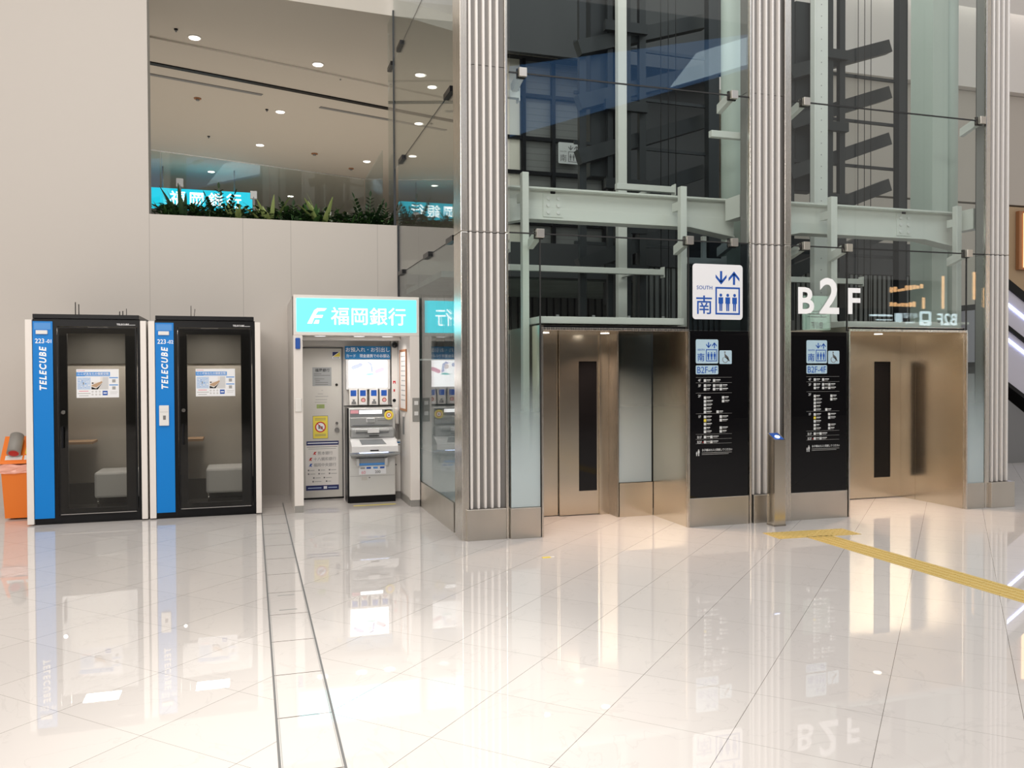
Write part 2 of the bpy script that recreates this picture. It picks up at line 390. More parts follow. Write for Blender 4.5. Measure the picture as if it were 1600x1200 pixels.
for x, y, lab in ((-0.84, 14.67, 'round downlight nearest the top left of the gallery ceiling'), (1.17, 15.32, 'round downlight near the lift glass, above the long dark slot'),
        (0.62, 18.32, 'round downlight between the two thin air slots'), (0.24, 21.13, 'small round downlight of the gallery ceiling below the air slots'),
        (3.35, 15.9, 'round downlight seen through the side glass of the lift shaft'), (-1.0, 24.3, 'far round downlight behind the glass balustrade, left'),
        (2.9, 22.0, 'far round downlight behind the glass balustrade, right'), (5.6, 19.2, 'round downlight deep behind the lift shaft glass'), (1.2, 27.0, 'farthest round downlight above the planter')):
    downlight(x, y, 7.199, lab, 'gallery ceiling downlights')
def lnk(x, y, lab, c, r=0.05):
    t = T('smoke_detector' if r > .04 else 'ceiling_sprinkler', lab, c, (x, y, 7.199), 'small ceiling fittings of the gallery')
    t.part('base', MB().cyl((x, y, 7.18), (x, y, 7.199), r, 'wood' if r > .04 else 'black', n=16)); t.part('head', MB().cyl((x, y, 7.15), (x, y, 7.18), r*0.5, 'mid_grey', n=12))
lnk(-0.98, 17.9, 'reddish round detector below the left air slot', 'smoke detector', 0.07)
lnk(1.55, 21.6, 'round detector right of the small downlight', 'smoke detector', 0.08)
lnk(2.6, 22.9, 'round detector low on the ceiling by the right end of the balustrade', 'smoke detector', 0.07)
lnk(-1.1, 14.4, 'tiny dark sprinkler left of the first downlight', 'sprinkler', 0.03)
lnk(1.62, 15.9, 'tiny dark sprinkler right of the second downlight', 'sprinkler', 0.03)
lnk(0.35, 18.25, 'tiny dark sprinkler just left of the middle downlight', 'sprinkler', 0.03)
lnk(-0.9, 20.7, 'tiny dark sprinkler low at the left of the ceiling', 'sprinkler', 0.03)
# planter bed and its kerb
single('planter_bed', MB().prism([Vector(p) for p in ((-1.30, 12.69, 3.6), (2.06, 12.69, 3.6), (1.97, 15.30, 3.6), (-1.30, 14.28, 3.6))], (0, 0, 0.20), 'soil'), 'dark soil bed on top of the parapet wall under the plants', 'planter', (0.4, 13.4, 3.6))

# gallery balustrade: slanted run and return
def rail():
    t = T('glass_balustrade', 'frameless glass balustrade behind the planter on the upper floor', 'balustrade', (0.3, 14.8, 3.8))
    P0 = Vector((-3.0, 13.80, 0)); P1 = Vector((1.98, 15.36, 0)); d = (P1-P0).normalized(); n = Vector((-d.y, d.x, 0))*0.008
    def pane(a, b):
        return MB().prism([Vector((v.x, v.y, 3.8)) for v in (a-n, b-n, b+n, a+n)], (0, 0, 1.42), 'rail_glass')
    for i in range(3):
        a = P0 + d*(i*5.218/3+0.01); b = P0 + d*((i+1)*5.218/3-0.01); t.part('glass_pane', pane(a, b))
    cap = MB().prism([Vector((v.x, v.y, 5.221)) for v in (P0-n, P1-n, P1+n, P0+n)], (0, 0, 0.012), 'steel_edge'); t.part('top_edge', cap)
    t.part('glass_pane', B(1.985, 1.997, 13.25, 15.34, 3.8, 5.22, 'rail_glass'), 'pane of the short return towards the lift')
    for u, h in ((0.385, 4.82), (0.61, 4.76), (0.86, 4.62)):
        c = P0 + (P1-P0)*u - Vector((-d.y, d.x, 0))*0.07
        pm = MB().cyl((c.x, c.y, 3.78), (c.x, c.y, h-0.10), 0.022, 'mid_grey', n=12)
        p = t.part('post', pm); t.sub(p, 'clamp', B(c.x-0.055, c.x+0.055, c.y-0.02, c.y+0.05, h-0.13, h, 'paper_grey', bev=0.004))
rail()
# far lit sign and second bank sign of the gallery
def far_sign():
    t = T('illuminated_sign', 'far cyan lit bank sign seen through the balustrade glass', 'sign', (-0.9, 23.9, 6.0))
    t.part('sign_box', B(-2.75, 0.10, 23.9, 24.2, 6.10, 6.60, 'cyan_far')); [t.part('hanger', MB().cyl((hx, 24.05, 6.6), (hx, 24.05, 7.199), .02, 'mid_grey')) for hx in (-2.2, -.4)]
    m = MB(); m.text('福岡銀行', 0.40, -1.12, 23.892, 6.20, 'white_glow', off=0.01, sp=1.35); t.part('lettering', m)
far_sign()
# ------------------------------------------------------------------ floor strips
struct('trim_4', MB().box(0.098, 0.110, 1.0, 11.7, 0.0002, 0.0012, 'text_grey').box(0.115, 0.118, 1.0, 11.7, 0.0002, 0.0012, 'text_mid'))
struct('trim_5', MB().box(0.377, 0.389, 1.0, 11.6, 0.0002, 0.0012, 'text_grey').box(0.370, 0.373, 1.0, 11.6, 0.0002, 0.0012, 'text_mid'))
for i, y in enumerate((6.365, 6.782, 9.60, 9.93)):
    single('floor_slot', B(0.178, 0.305, y-0.008, y+0.008, 0.0002, 0.0015, 'text_mid'),
           ('narrow lifting slot in the floor cover strip, ' + ('nearest of the four', 'second nearest of the four', 'third of the four', 'farthest of the four')[i]), 'floor slot', (0.24, y, 0), 'lifting slots in the floor strip')

# ================================================================== LIFT SHAFT FACADE
YF = 8.32
def column(x0, x1, yf, fins, label, steel_l=None, steel_r=None, plinth=None, zt=10.0):
    t = T('fluted_column', label, 'column', ((x0+x1)/2, yf+0.25, 0), 'fluted steel columns of the lift shaft')
    m = MB()
    for a, b in ((0.32, 3.178), (3.184, 4.9), (4.906, 6.6), (6.606, zt)): m.box(x0+0.02, x1-0.02, yf+0.05, yf+0.18, a, b, 'grit')
    t.part('core', m, 'grey speckled core between the ribs')
    for fx in fins:
        f = MB()
        for a, b in ((0.32, 3.177), (3.185, zt)):
            f.box(fx-0.014, fx+0.014, yf-0.002, yf+0.055, a, b, 'fin', bev=0.010, seg=2)
        t.part('rib', f)
    for st in (steel_l, steel_r):
        if st: t.part('edge_strip', MB().box(st[0], st[1], st[2], st[3], 0.0, 3.178, 'steel_bright', bev=0.006, seg=2).box(st[0], st[1], st[2], st[3], 3.184, zt, 'steel_bright', bev=0.006, seg=2), 'smooth steel edge strip')
    t.part('back_plate', B(x0+0.03, x1-0.03, yf+0.181, yf+0.20, 0.0, zt, 'dark_steel'))
    p = plinth; t.part('plinth', B(p[0], p[1], p[2], p[3], 0.0, 0.32, 'steel_plinth', bev=0.003), 'plain steel plinth box')
column(2.06, 2.555, 8.37, [2.158+0.0735*i for i in range(5)], 'fluted column at the corner between the side glass and the left lift bay',
       (2.055, 2.13, 8.38, 8.70), (2.525, 2.556, 8.36, 8.55), (2.10, 2.52, 8.345, 8.56))
column(5.39, 5.95, 8.33, [5.463+0.085*i for i in range(5)], 'fluted column between the two lift bays behind the call post',
       (5.395, 5.42, 8.30, 8.345), (5.855, 5.942, 8.30, 8.345), (5.45, 5.84, 8.30, 8.50))
column(8.79, 9.22, 8.30, [8.905+0.078*i for i in range(4)], 'fluted column at the far right end of the lift facade',
       (8.79, 8.862, 8.31, 8.345), None, (8.86, 9.235, 8.27, 8.50))

FL = T('glass_facade', 'point fixed glass facade of the left lift bay, with the south sign', 'glass facade', (3.97, YF, 0), 'glass facades of the lift shaft')
FR = T('glass_facade', 'point fixed glass facade of the right lift bay, with the letters B2F', 'glass facade', (7.36, YF, 0), 'glass facades of the lift shaft')
FS = T('glass_facade', 'side glass of the lift shaft standing beside the bank kiosk', 'glass facade', (2.09, 10.5, 0), 'glass facades of the lift shaft')
def FB(x): return FL if x < 5.66 else FR
def pane(name, lab, x0, x1, z0, z1, m='facade_glass', cat='glass panel', y=YF):
    return FB(x0).part('glass_pane', B(x0, x1, y, y+0.016, z0, z1, m), lab)
g = 0.007
pane('glass_panel', 'tall narrow glass panel with etched foot, left of the left lift doorway', 2.56+g, 2.885, 0.325, 3.18-g, 'film_glass')
pane('glass_panel', 'clear glass panel directly above the left lift doorway', 2.885+2*g, 4.63-g, 2.235, 3.18-g)
pane('glass_panel', 'clear glass panel holding the big white south lift sign', 4.63+g, 5.39, 2.19, 3.18-g, 'rear_glass')
pane('glass_panel', 'wide glass panel in the second row of the left bay', 2.56+g, 5.39, 3.18+g, 4.83-g)
pane('glass_panel', 'wide glass panel in the top row of the left bay', 2.56+g, 5.39, 4.83+g, 6.45)
pane('glass_panel', 'glass panel carrying the letter B, above the black directory of the right bay', 5.945, 6.73-g, 2.19, 3.18-g)
pane('glass_panel', 'clear glass panel directly above the right lift doorway', 6.73+g, 8.5-g, 2.26, 3.18-g)
pane('glass_panel', 'tall narrow glass panel with etched foot, right of the right lift doorway', 8.51, 8.785, 0.30, 3.18-g, 'film_glass')
pane('glass_panel', 'wide glass panel in the second row of the right bay', 5.945, 8.785, 3.18+g, 4.84-g)
pane('glass_panel', 'wide glass panel in the top row of the right bay', 5.945, 8.785, 4.84+g, 6.45)
# seams
for x0, x1, z, lab in ((2.56, 5.39, 3.18, 'lower horizontal seal of the left bay'), (2.56, 5.39, 4.83, 'upper horizontal seal of the left bay'), (5.945, 8.785, 3.18, 'lower horizontal seal of the right bay'), (5.945, 8.785, 4.84, 'upper horizontal seal of the right bay')):
    FB(x0).part('seal', B(x0, x1, YF+0.001, YF+0.015, z-g, z+g, 'rubber'), 'black ' + lab)
for x, z0, z1, lab in ((2.892, 0.0, 3.17, 'vertical seal left of the left doorway'), (4.63, 2.2, 3.17, 'vertical seal beside the big south sign'), (6.73, 2.2, 3.17, 'vertical seal between the letters 2 and F'), (8.503, 2.2, 3.17, 'vertical seal right of the right doorway')):
    FB(x).part('seal', B(x-g, x+g, YF+0.001, YF+0.015, z0, z1, 'rubber'), 'black ' + lab)
# clamps with arms
for x, z, lab in ((2.885, 3.18, 'over the left edge of the left doorway'), (4.63, 3.18, 'left of the pair above the big south sign'), (5.19, 3.18, 'right of the pair above the big south sign'), (2.70, 4.83, 'high beside the corner column'), (5.19, 4.83, 'high beside the middle column, left bay'),
        (6.14, 3.18, 'left above the letter B'), (6.73, 3.18, 'above the gap between 2 and F'), (8.51, 3.18, 'over the right edge of the right doorway'), (6.14, 4.84, 'high beside the middle column, right bay'), (8.71, 4.84, 'high beside the right end column')):
    c = FB(x).part('clamp', B(x-0.042, x+0.042, YF-0.045, YF-0.001, z-0.045, z+0.045, 'steel_plinth', bev=0.003), 'square steel clamp ' + lab)
    FB(x).sub(c, 'back_plate', B(x-0.05, x+0.05, YF+0.018, YF+0.045, z-0.05, z+0.05, 'black'))
    FB(x).sub(c, 'arm', MB().prism([Vector((x-0.03, YF+0.046, z-0.05)), Vector((x+0.03, YF+0.046, z-0.05)), Vector((x+0.03, YF+0.046, z+0.05)), Vector((x-0.03, YF+0.046, z+0.05))], (0.0, 0.25, -0.07), 'paint_steel'), 'white painted bracket arm')
# base plinths
for x0, x1, lab in ((2.56, 2.888, 'below the narrow etched panel at the left'), (4.632, 5.388, 'below the black directory panel of the left lift'), (5.947, 6.728, 'below the black directory panel of the right lift'), (8.50, 8.786, 'below the narrow etched panel at the right')):
    FB(x0).part('kick_panel', B(x0, x1, YF-0.012, YF+0.10, 0.0, 0.318, 'steel_plinth', bev=0.002), 'brushed steel kick panel ' + lab)
# side glass (X = 2.1)
XS = 2.085
def sp(lab, y0, y1, z0, z1, m='facade_glass'):
    return FS.part('glass_pane', B(XS, XS+0.016, y0, y1, z0, z1, m))
sp('side glass panel of the lift shaft standing beside the bank kiosk', 8.72, 12.36, 0.33, 3.165, 'film_glass_side')
sp('side glass panel of the second row, in line with the planter wall', 8.72, 12.36, 3.175, 4.775)
sp('side glass panel of the third row, in front of the planter', 8.72, 12.70, 4.785, 6.425)
sp('side glass panel at the top of the shaft side', 8.72, 12.70, 6.435, 9.6)
sp('narrow side glass fin rising behind the planter', 12.72, 13.25, 3.92, 6.425)
sp('narrow side glass fin above the gallery ceiling line', 12.72, 13.25, 6.45, 7.19)
FS.part('kick_panel', B(2.075, 2.14, 8.85, 12.36, 0.0, 0.32, 'steel_plinth'), 'long brushed steel kick panel')
FS.part('corner_trim', B(2.07, 2.12, 12.36, 12.379, 0.32, 3.9, 'dark_steel'))
for i, (z, ys) in enumerate(((3.17, (8.92, 10.2, 12.05)), (4.78, (9.0, 12.0)), (6.43, (9.8, 12.1)), (6.43, (12.95,)))):
    q = FS.part('seal', B(XS+0.002, XS+0.014, 8.72 if i < 3 else 12.72, 12.36 if i < 3 else 13.2, z-0.0045, z+0.0045, 'rubber'))
    for k, y in enumerate(ys): FS.sub(q, 'clip', B(XS-0.03, XS+0.045, y-0.16, y+0.16, z-0.03, z+0.03, 'black'))
FS.part('edge_post', B(2.075, 2.11, 12.70, 12.72, 3.9, 7.19, 'dark_steel'))

# directory panels
def person_icon(m, x, z, h, mt, y):
    m.cyl((x, y, z+h*0.9), (x, y+0.001, z+h*0.9), h*0.09, mt, n=12)
    m.poly([(x-h*.15, z+h*.78), (x+h*.15, z+h*.78), (x+h*.15, z+h*.42), (x+h*.10, z+h*.42), (x+h*.09, z), (x+h*.015, z), (x+h*.01, z+h*.4), (x-h*.01, z+h*.4), (x-h*.015, z), (x-h*.09, z), (x-h*.10, z+h*.42), (x-h*.15, z+h*.42)], y, mt)
def rrect(x0, x1, z0, z1, r, n=5):
    p = []
    for cx, cz, a in ((x1-r, z1-r, 0), (x0+r, z1-r, 90), (x0+r, z0+r, 180), (x1-r, z0+r, 270)):
        for i in range(n+1):
            t = math.radians(a+90*i/n); p.append((cx+r*math.cos(t), cz+r*math.sin(t)))
    return p
def arrow(m, x, z0, z1, w, mt, y, upw=True):
    s = 1 if upw else -1; t, b = (z1, z0) if upw else (z0, z1); k = w*0.10
    m.poly([(x-k, b), (x+k, b), (x+k, t-s*w*.2), (x-k, t-s*w*.2)] if upw else [(x-k, t-s*w*.2), (x+k, t-s*w*.2), (x+k, b), (x-k, b)], y, mt)
    m.poly([(x, t), (x+w/2, t-s*w*.55), (x+w/2, t-s*w*.8), (x, t-s*w*.28), (x-w/2, t-s*w*.8), (x-w/2, t-s*w*.55)], y, mt)
def lift_sign(m, x0, x1, z0, z1, y, base, ink):
    w = x1-x0; h = z1-z0
    m.poly(rrect(x0, x1, z0, z1, w*0.06), y, base, 0.004)
    y2 = y-0.0012
    arrow(m, x0+w*.565, z0+h*.635, z0+h*.88, w*.22, ink, y2, False); arrow(m, x0+w*.825, z0+h*.635, z0+h*.88, w*.22, ink, y2, True)
    a, b, c, d = x0+w*.45, x0+w*.945, z0+h*.09, z0+h*.59; k = w*.03
    for q in ((a, b, d-k, d), (a, b, c, c+k), (a, a+k, c+k, d-k), (b-k, b, c+k, d-k)):
        m.box(q[0], q[1], y2, y2+0.001, q[2], q[3], ink)
    for i in range(3): person_icon(m, a+(b-a)*(.22+.28*i), c+h*.065, h*.32, ink, y2)
    m.text('南', h*.36, x0+w*.225, y2, z0+h*.125, ink, off=0.004); m.text('SOUTH', h*.095, x0+w*.235, y2, z0+h*.54, ink, sp=1.05)
def directory(x0, x1, sx, mainlabel, piclab):
    t = T('directory_panel', mainlabel, 'directory board', ((x0+x1)/2, YF, 0.32), 'black lift directory boards')
    t.part('backing', B(x0, x1, YF, YF+0.016, 0.322, 2.185, 'black_glass'))
    y = YF-0.002
    m = MB(); lift_sign(m, sx, sx+0.283, 1.821, 2.09, y, 'icon_blue', 'sign_blue'); t.part('lift_pictogram', m, 'pale blue lift pictogram plate')
    m = MB(); m.poly(rrect(sx, sx+0.283, 1.70, 1.80, 0.012), y, 'icon_blue'); m.text('B2F-4F', 0.105, sx+0.141, y-0.0012, 1.713, 'sign_blue', sx=.88); t.part('floor_range_plate', m, 'pale blue plate reading B2F-4F')
    m = MB(); m.poly(rrect(sx+0.298, sx+0.455, 1.815, 1.968, 0.012), y, 'icon_blue')
    cx, cz = sx+0.372, 1.865
    for i in range(14):
        a0, a1 = math.radians(130+i*18), math.radians(130+(i+1)*18)
        m.poly([(cx+.030*math.cos(a0), cz+.030*math.sin(a0)), (cx+.037*math.cos(a0), cz+.037*math.sin(a0)), (cx+.037*math.cos(a1), cz+.037*math.sin(a1)), (cx+.030*math.cos(a1), cz+.030*math.sin(a1))], y-.0012, 'text_grey')
    m.cyl((cx-.005, y-.0012, 1.948), (cx-.005, y, 1.948), .010, 'text_grey', n=12)
    m.poly([(cx-.011, 1.935), (cx+.001, 1.935), (cx+.003, 1.905), (cx+.030, 1.905), (cx+.030, 1.897), (cx+.003, 1.897), (cx+.005, 1.885), (cx+.034, 1.885), (cx+.05, 1.845), (cx+.058, 1.849), (cx+.040, 1.893), (cx-.008, 1.885)], y-.0012, 'text_grey')
    t.part('wheelchair_plate', m, 'pale blue wheelchair symbol plate')
    m = MB(); L = 'letter_dim'; X = sx
    rows = [(1.655, '4F'), (1.595, '3F'), (1.48, '2F'), (1.25, '1F'), (1.02, 'B1F'), (0.965, 'B2F')]
    for z, s in rows:
        m.text(s, 0.042, X+0.045, y, z-0.036, L, sx=.9)
        m.box(X, X+0.455, y, y+.001, z+0.010, z+0.012, 'text_mid')
    m.box(X, X+0.455, y, y+.001, 0.925, 0.927, 'text_mid')
    rr = random.Random(3)
    spec = [(1.632, (0.10, 0.215)), (1.575, (0.10, 0.215, 0.30)), (1.535, (0.10, 0.215, 0.30)), (1.44, (0.10, 0.33)), (1.40, (0.10, 0.33)), (1.36, (0.10,)), (1.32, (0.10,)), (1.28, (0.10, 0.26)),
            (1.225, (0.10, 0.30)), (1.185, (0.10, 0.30)), (1.145, (0.10,)), (1.10, (0.10, 0.30)), (1.06, (0.10, 0.30)), (1.0, (0.10, 0.18)), (0.945, (0.10, 0.18))]
    for z, xs in spec:
        for xo in xs:
            c = 'yellow' if (abs(z-1.185) < .01 and xo < .2) else L
            m.box(X+xo, X+xo+0.030, y, y+.001, z-0.016, z+0.014, c)
            w = rr.uniform(0.04, 0.075)
            m.box(X+xo+0.037, X+xo+0.037+w, y, y+.001, z+0.001, z+0.010, L); m.box(X+xo+0.037, X+xo+0.037+w*.8, y, y+.001, z-0.012, z-0.008, 'text_mid')
    m.box(X+0.085, X+0.095, y, y+.001, 0.935, 0.947, 'red')
    person_icon(m, X+0.035, 0.79, 0.075, L, y); person_icon(m, X+0.010, 0.79, 0.05, L, y)
    m.text('お子様は大人と同乗してください', 0.030, X+0.075, y, 0.842, L, align='LEFT', off=.01, sx=.86)
    for k in range(2): m.box(X+0.075, X+0.455-.04*k, y, y+.001, 0.820-k*.017, 0.825-k*.017, 'text_mid')
    t.part('floor_directory', m, 'small white floor directory with icons')
    return t
directory(4.64, 5.388, 4.718, 'tall black glass board with lift signs, right of the left doorway', '')
directory(5.948, 6.722, 6.163, 'tall black glass board with lift signs, left of the right doorway', '')
# big sign
t = T('elevator_sign', 'big white square sign with blue lift symbol reading SOUTH', 'sign', (4.98, 8.29, 2.31))
m = MB(); lift_sign(m, 4.663, 5.295, 2.312, 2.927, 8.29, 'sign_white', 'sign_blue'); t.part('sign_face', m)
t.part('standoff', MB().cyl((4.75, 8.2945, 2.45), (4.75, 8.319, 2.45), .012, 'chrome').cyl((5.2, 8.2945, 2.45), (5.2, 8.319, 2.45), .012, 'chrome').cyl((4.75, 8.2945, 2.8), (4.75, 8.319, 2.8), .012, 'chrome').cyl((5.2, 8.2945, 2.8), (5.2, 8.319, 2.8), .012, 'chrome'))
for ch, sz, x, z, lab in (('B', 0.425, 6.145, 2.405, 'big white letter B stuck on the glass'), ('2', 0.58, 6.475, 2.41, 'tall white figure 2 stuck on the glass, larger than its neighbours'), ('F', 0.425, 6.815, 2.412, 'big white letter F right of the seam')):
    m = MB().text(ch, sz, x, YF-0.003, z, 'letter_white', off=0.022 if ch != '2' else 0.018, ext=0.002)
    single('glass_lettering', m, lab, 'lettering', (x, YF-0.003, z), 'letters B2F on the glass')

# lift doorways
def doorway(x0, x1, zt, mirror, lab, plab):
    t = T('elevator_entrance', lab, 'elevator', ((x0+x1)/2, 9.0, 0), 'lift doorways')
    def X(u): return x0+u if not mirror else x1-u
    W_ = x1-x0
    def bx(m, a, b, *r, **k):
        a, b = X(a), X(b); return m.box(min(a, b), max(a, b), *r, **k)
    # local u from the side where the doors sit; doors at depth Y 9.45
    if not mirror:
        # doors left, glazed return right
        t.part('side_lining', B(x0-0.0, x0+0.02, 8.345, 9.45, 0, zt, 'steel'), 'steel lining of the left reveal')
        t.part('door_panel', B(x0+0.03, 3.505, 9.46, 9.49, 0.01, zt, 'steel'), 'fast leaf of the sliding door')
        d = t.part('door_panel', MB().box(3.512, 3.760, 9.42, 9.45, 0.01, zt, 'steel').box(3.993, 4.140, 9.42, 9.45, 0.01, zt, 'steel').box(3.760, 3.993, 9.42, 9.45, 0.01, 0.295, 'steel').box(3.760, 3.993, 9.42, 9.45, 1.858, zt, 'steel'), 'door leaf with the tall dark window')
        t.sub(d, 'door_window', B(3.7605, 3.9925, 9.43, 9.44, 0.2955, 1.8575, 'gloss_black'))
        t.part('door_jamb', MB().box(4.145, 4.165, 9.16, 9.45, 0, zt, 'steel_edge').box(4.02, 4.144, 9.395, 9.415, 0, zt, 'steel'), 'narrow steel jamb')
        t.part('base_panel', B(4.17, 4.605, 9.15, 9.20, 0, 0.405, 'steel'), 'steel base below the glass return')
        t.part('glass_return', B(4.17, 4.60, 9.17, 9.186, 0.41, zt, 'film_glass'), 'glass return with etched foot')
        t.part('side_wall', B(4.612, 4.632, 8.345, 9.15, 0, zt, 'steel'), 'wide brushed steel reveal on the right')
        t.part('call_slit', B(x0+0.021, x0+0.026, 8.42, 8.46, 0.38, 1.78, 'black'))
    else:
        t.part('side_wall', B(x1-0.02, x1, 8.345, 9.13, 0, zt, 'steel'), 'wide brushed steel reveal on the right')
        t.part('door_jamb', MB().box(x1-0.021, x1-0.001, 9.134, 9.44, 0, zt, 'steel'), 'narrow steel jamb panel')
        d = t.part('door_panel', MB().box(7.45, 8.040, 9.40, 9.43, 0.01, zt, 'steel').box(8.309, 8.478, 9.40, 9.43, 0.01, zt, 'steel').box(8.040, 8.309, 9.40, 9.43, 0.01, 0.281, 'steel').box(8.040, 8.309, 9.40, 9.43, 1.852, zt, 'steel'), 'door leaf with the tall dark window')
        t.sub(d, 'door_window', B(8.0405, 8.3085, 9.41, 9.42, 0.2815, 1.8515, 'gloss_black'))
        t.part('door_panel', B(6.80, 7.445, 9.43, 9.46, 0.01, zt, 'steel'), 'hidden leaf of the sliding door')
        t.part('side_lining', B(x0, x0+0.02, 8.345, 9.42, 0, zt, 'steel'), 'steel lining of the left reveal')
        t.part('call_slit', B(x0+0.021, x0+0.026, 8.42, 8.46, 0.38, 1.78, 'black'))
    s = t.part('soffit', B(x0, x1, 8.345, 9.6, zt, zt+0.05, 'steel'), 'steel soffit over the doorway')
    for fx in (x0+0.28, x0+1.02):
        t.sub(s, 'downlight', MB().cyl((fx, 9.0, zt-0.006), (fx, 9.0, zt-0.0005), 0.05, 'lamp_glow', n=20))
    t.part('head_trim', B(x0+0.0, x1-0.0, 8.30, 8.345, zt-0.005, zt+0.022, 'steel_bright', bev=0.002), 'bright steel head trim')
    t.part('head_gap', B(x0+0.03, x1-0.03, 8.33, 8.345, zt+0.0225, zt+0.045, 'black'))
    t.part('edge_trim', B(x0-0.004, x0+0.016, 8.30, 8.345, 0, zt-0.006, 'steel_bright'), 'bright left edge trim')
    t.part('edge_trim', B(x1-0.014, x1+0.006, 8.30, 8.345, 0, zt-0.006, 'steel_bright'), 'bright right edge trim')
    for fx in (x0+0.28, x0+1.02):
        spot('doorway_lamp', (fx, 8.95, zt-0.02), (fx, 8.98, 0), 95, (1.0, 0.70, 0.50), 130, 0.6, 0.05)
doorway(2.900, 4.628, 2.18, False, 'left lift doorway with brushed steel doors under the south sign', '')
doorway(6.742, 8.500, 2.205, True, 'right lift doorway with brushed steel doors behind the yellow paving', '')
# lintel boxes behind glass
for x0, x1, lab in ((2.90, 4.62, 'left'), (6.745, 8.49, 'right')):
    t = T('lintel_beam', 'pale painted steel lintel above the ' + lab + ' lift doorway', 'beam', ((x0+x1)/2, 8.6, 2.26), 'lintels above the lift doors')
    t.part('beam', B(x0+.01, x1, 8.40, 8.80, 2.25, 2.325, 'paint_steel', bev=0.004))
    for k in range(4): xx = x0+0.25+k*0.42; t.part('bolt', MB().cyl((xx, 8.5, 2.325), (xx, 8.5, 2.35), 0.018, 'mid_grey', n=6))

# ------------------------------------------------------------------ inside the shaft
def ibeam(name, lab, x0, x1, y, z0, z1, haunch, plates):
    t = T(name, lab, 'beam', ((x0+x1)/2, y, z0), 'white main beams of the lift shaft')
    m = MB(); f = 0.02
    prof = [(x0, z0-haunch), (x0+0.05, z0-haunch), (x0+0.65, z0), (x1-0.65, z0), (x1-0.05, z0-haunch*.8), (x1, z0-haunch*.8), (x1, z1), (x0, z1)]
    m.poly(prof, y-0.006, 'paint_steel', 0.012)
    m.box(x0, x1, y-0.11, y+0.11, z1, z1+f, 'paint_steel')
    m.prism([Vector((a, y-0.11, b-f)) for a, b in prof[1:5]] + [Vector((a, y-0.11, b-0.002)) for a, b in prof[4:0:-1]], (0, 0.22, 0), 'paint_steel')
    t.part('girder', m)
    for a in (x0+0.03, x1-0.18): t.part('end_bracket', B(a, a+0.15, y-0.42, y-0.111, z1-0.25, z1+0.01, 'paint_steel'))
    for px in plates:
        pm = B(px-0.12, px+0.12, y-0.018, y-0.007, z0+0.03, z1-0.03, 'paint_steel')
        p = t.part('splice_plate', pm)
        for i in range(2):
            for k in range(3):
                bx_, bz = px-0.06+i*0.12, z0+0.08+k*(z1-z0-0.16)/2
                t.sub(p, 'bolt', MB().cyl((bx_, y-0.032, bz), (bx_, y-0.0185, bz), 0.022, 'white', n=6))
        t.part('cable_hole', MB().cyl((px, y-0.014, z1-0.012), (px, y-0.0065, z1-0.012), 0.03, 'black', n=16))
ibeam('steel_girder', 'long white tapered steel girder with bolted plate across the left bay', 2.30, 5.62, 9.00, 3.46, 3.78, 0.12, (3.28,))
ibeam('steel_girder', 'long white tapered steel girder with two bolted plates across the right bay', 5.85, 9.05, 9.00, 3.46, 3.80, 0.12, (6.30, 8.15))
def post(lab, x0, x1, y0, y1, z0, z1, m='paint_steel', name='steel_post', holes=0):
    t = T(name, lab, 'post', ((x0+x1)/2, y0, z0), 'white steel posts in the lift shaft')
    t.part('shaft', B(x0, x1, y0, y1, z0, z1, m, bev=0.004))
    if holes:
        mm = MB()
        for i in range(holes): mm.cyl(((x0+x1)/2, y0-0.002, z0+0.3+i*0.16), ((x0+x1)/2, y0-0.0005, z0+0.3+i*0.16), 0.008, 'mid_grey', n=8)
        t.part('bolt_row', mm)
    if y0 < 9: t.part('tie_plate', B(x0+.01, x1-.01, y1+.001, 8.889, 3.60, 3.70, m))
    t.part('foot_plate', B(x0-0.004, x1+0.004, y0-0.004, y1+0.004, z0, z0+0.015, m))
post('pale square post behind the narrow glass left of the left doorway', 2.81, 2.885, 8.66, 8.74, 0.0, 3.90)
post('pale square post behind the left end of the big south sign', 4.72, 4.80, 8.66, 8.74, 0.0, 3.86)
post('tall pale post rising in the middle of the left bay', 4.80, 4.93, 10.55, 10.65, 2.2, 9.0)
post('pale square post rising above the figure 2', 6.77, 6.86, 8.66, 8.74, 2.33, 3.86)
post('pale square post left of the right end column', 8.74, 8.82, 8.71, 8.79, 0.0, 3.86)
post('tall pale post with bolt row behind the left clamps of the right bay', 7.50, 7.72, 9.95, 10.05, 2.2, 9.0, holes=38)
post('tall slim pale post beside the wide column of the right bay', 9.25, 9.36, 10.0, 10.08, 2.2, 9.0)
single('pale_column', MB().cyl((5.98, 9.55, 0), (5.98, 9.55, 9), 0.17, 'column_pale', n=32), 'round pale green column behind the glass beside the middle column', 'column', (5.98, 9.55, 0))
t = T('pale_column', 'wide pale green box column at the right of the right bay', 'column', (9.1, 9.6, 0)); t.part('column_shaft', MB().box(9.0, 9.27, 9.4, 9.8, 2.4, 9, 'column_pale').cyl((9.42, 9.6, 2.4), (9.42, 9.6, 9), 0.16, 'column_pale', n=24)); t.part('base_plate', B(8.9, 9.6, 9.35, 9.9, 2.37, 2.4, 'paint_steel'))
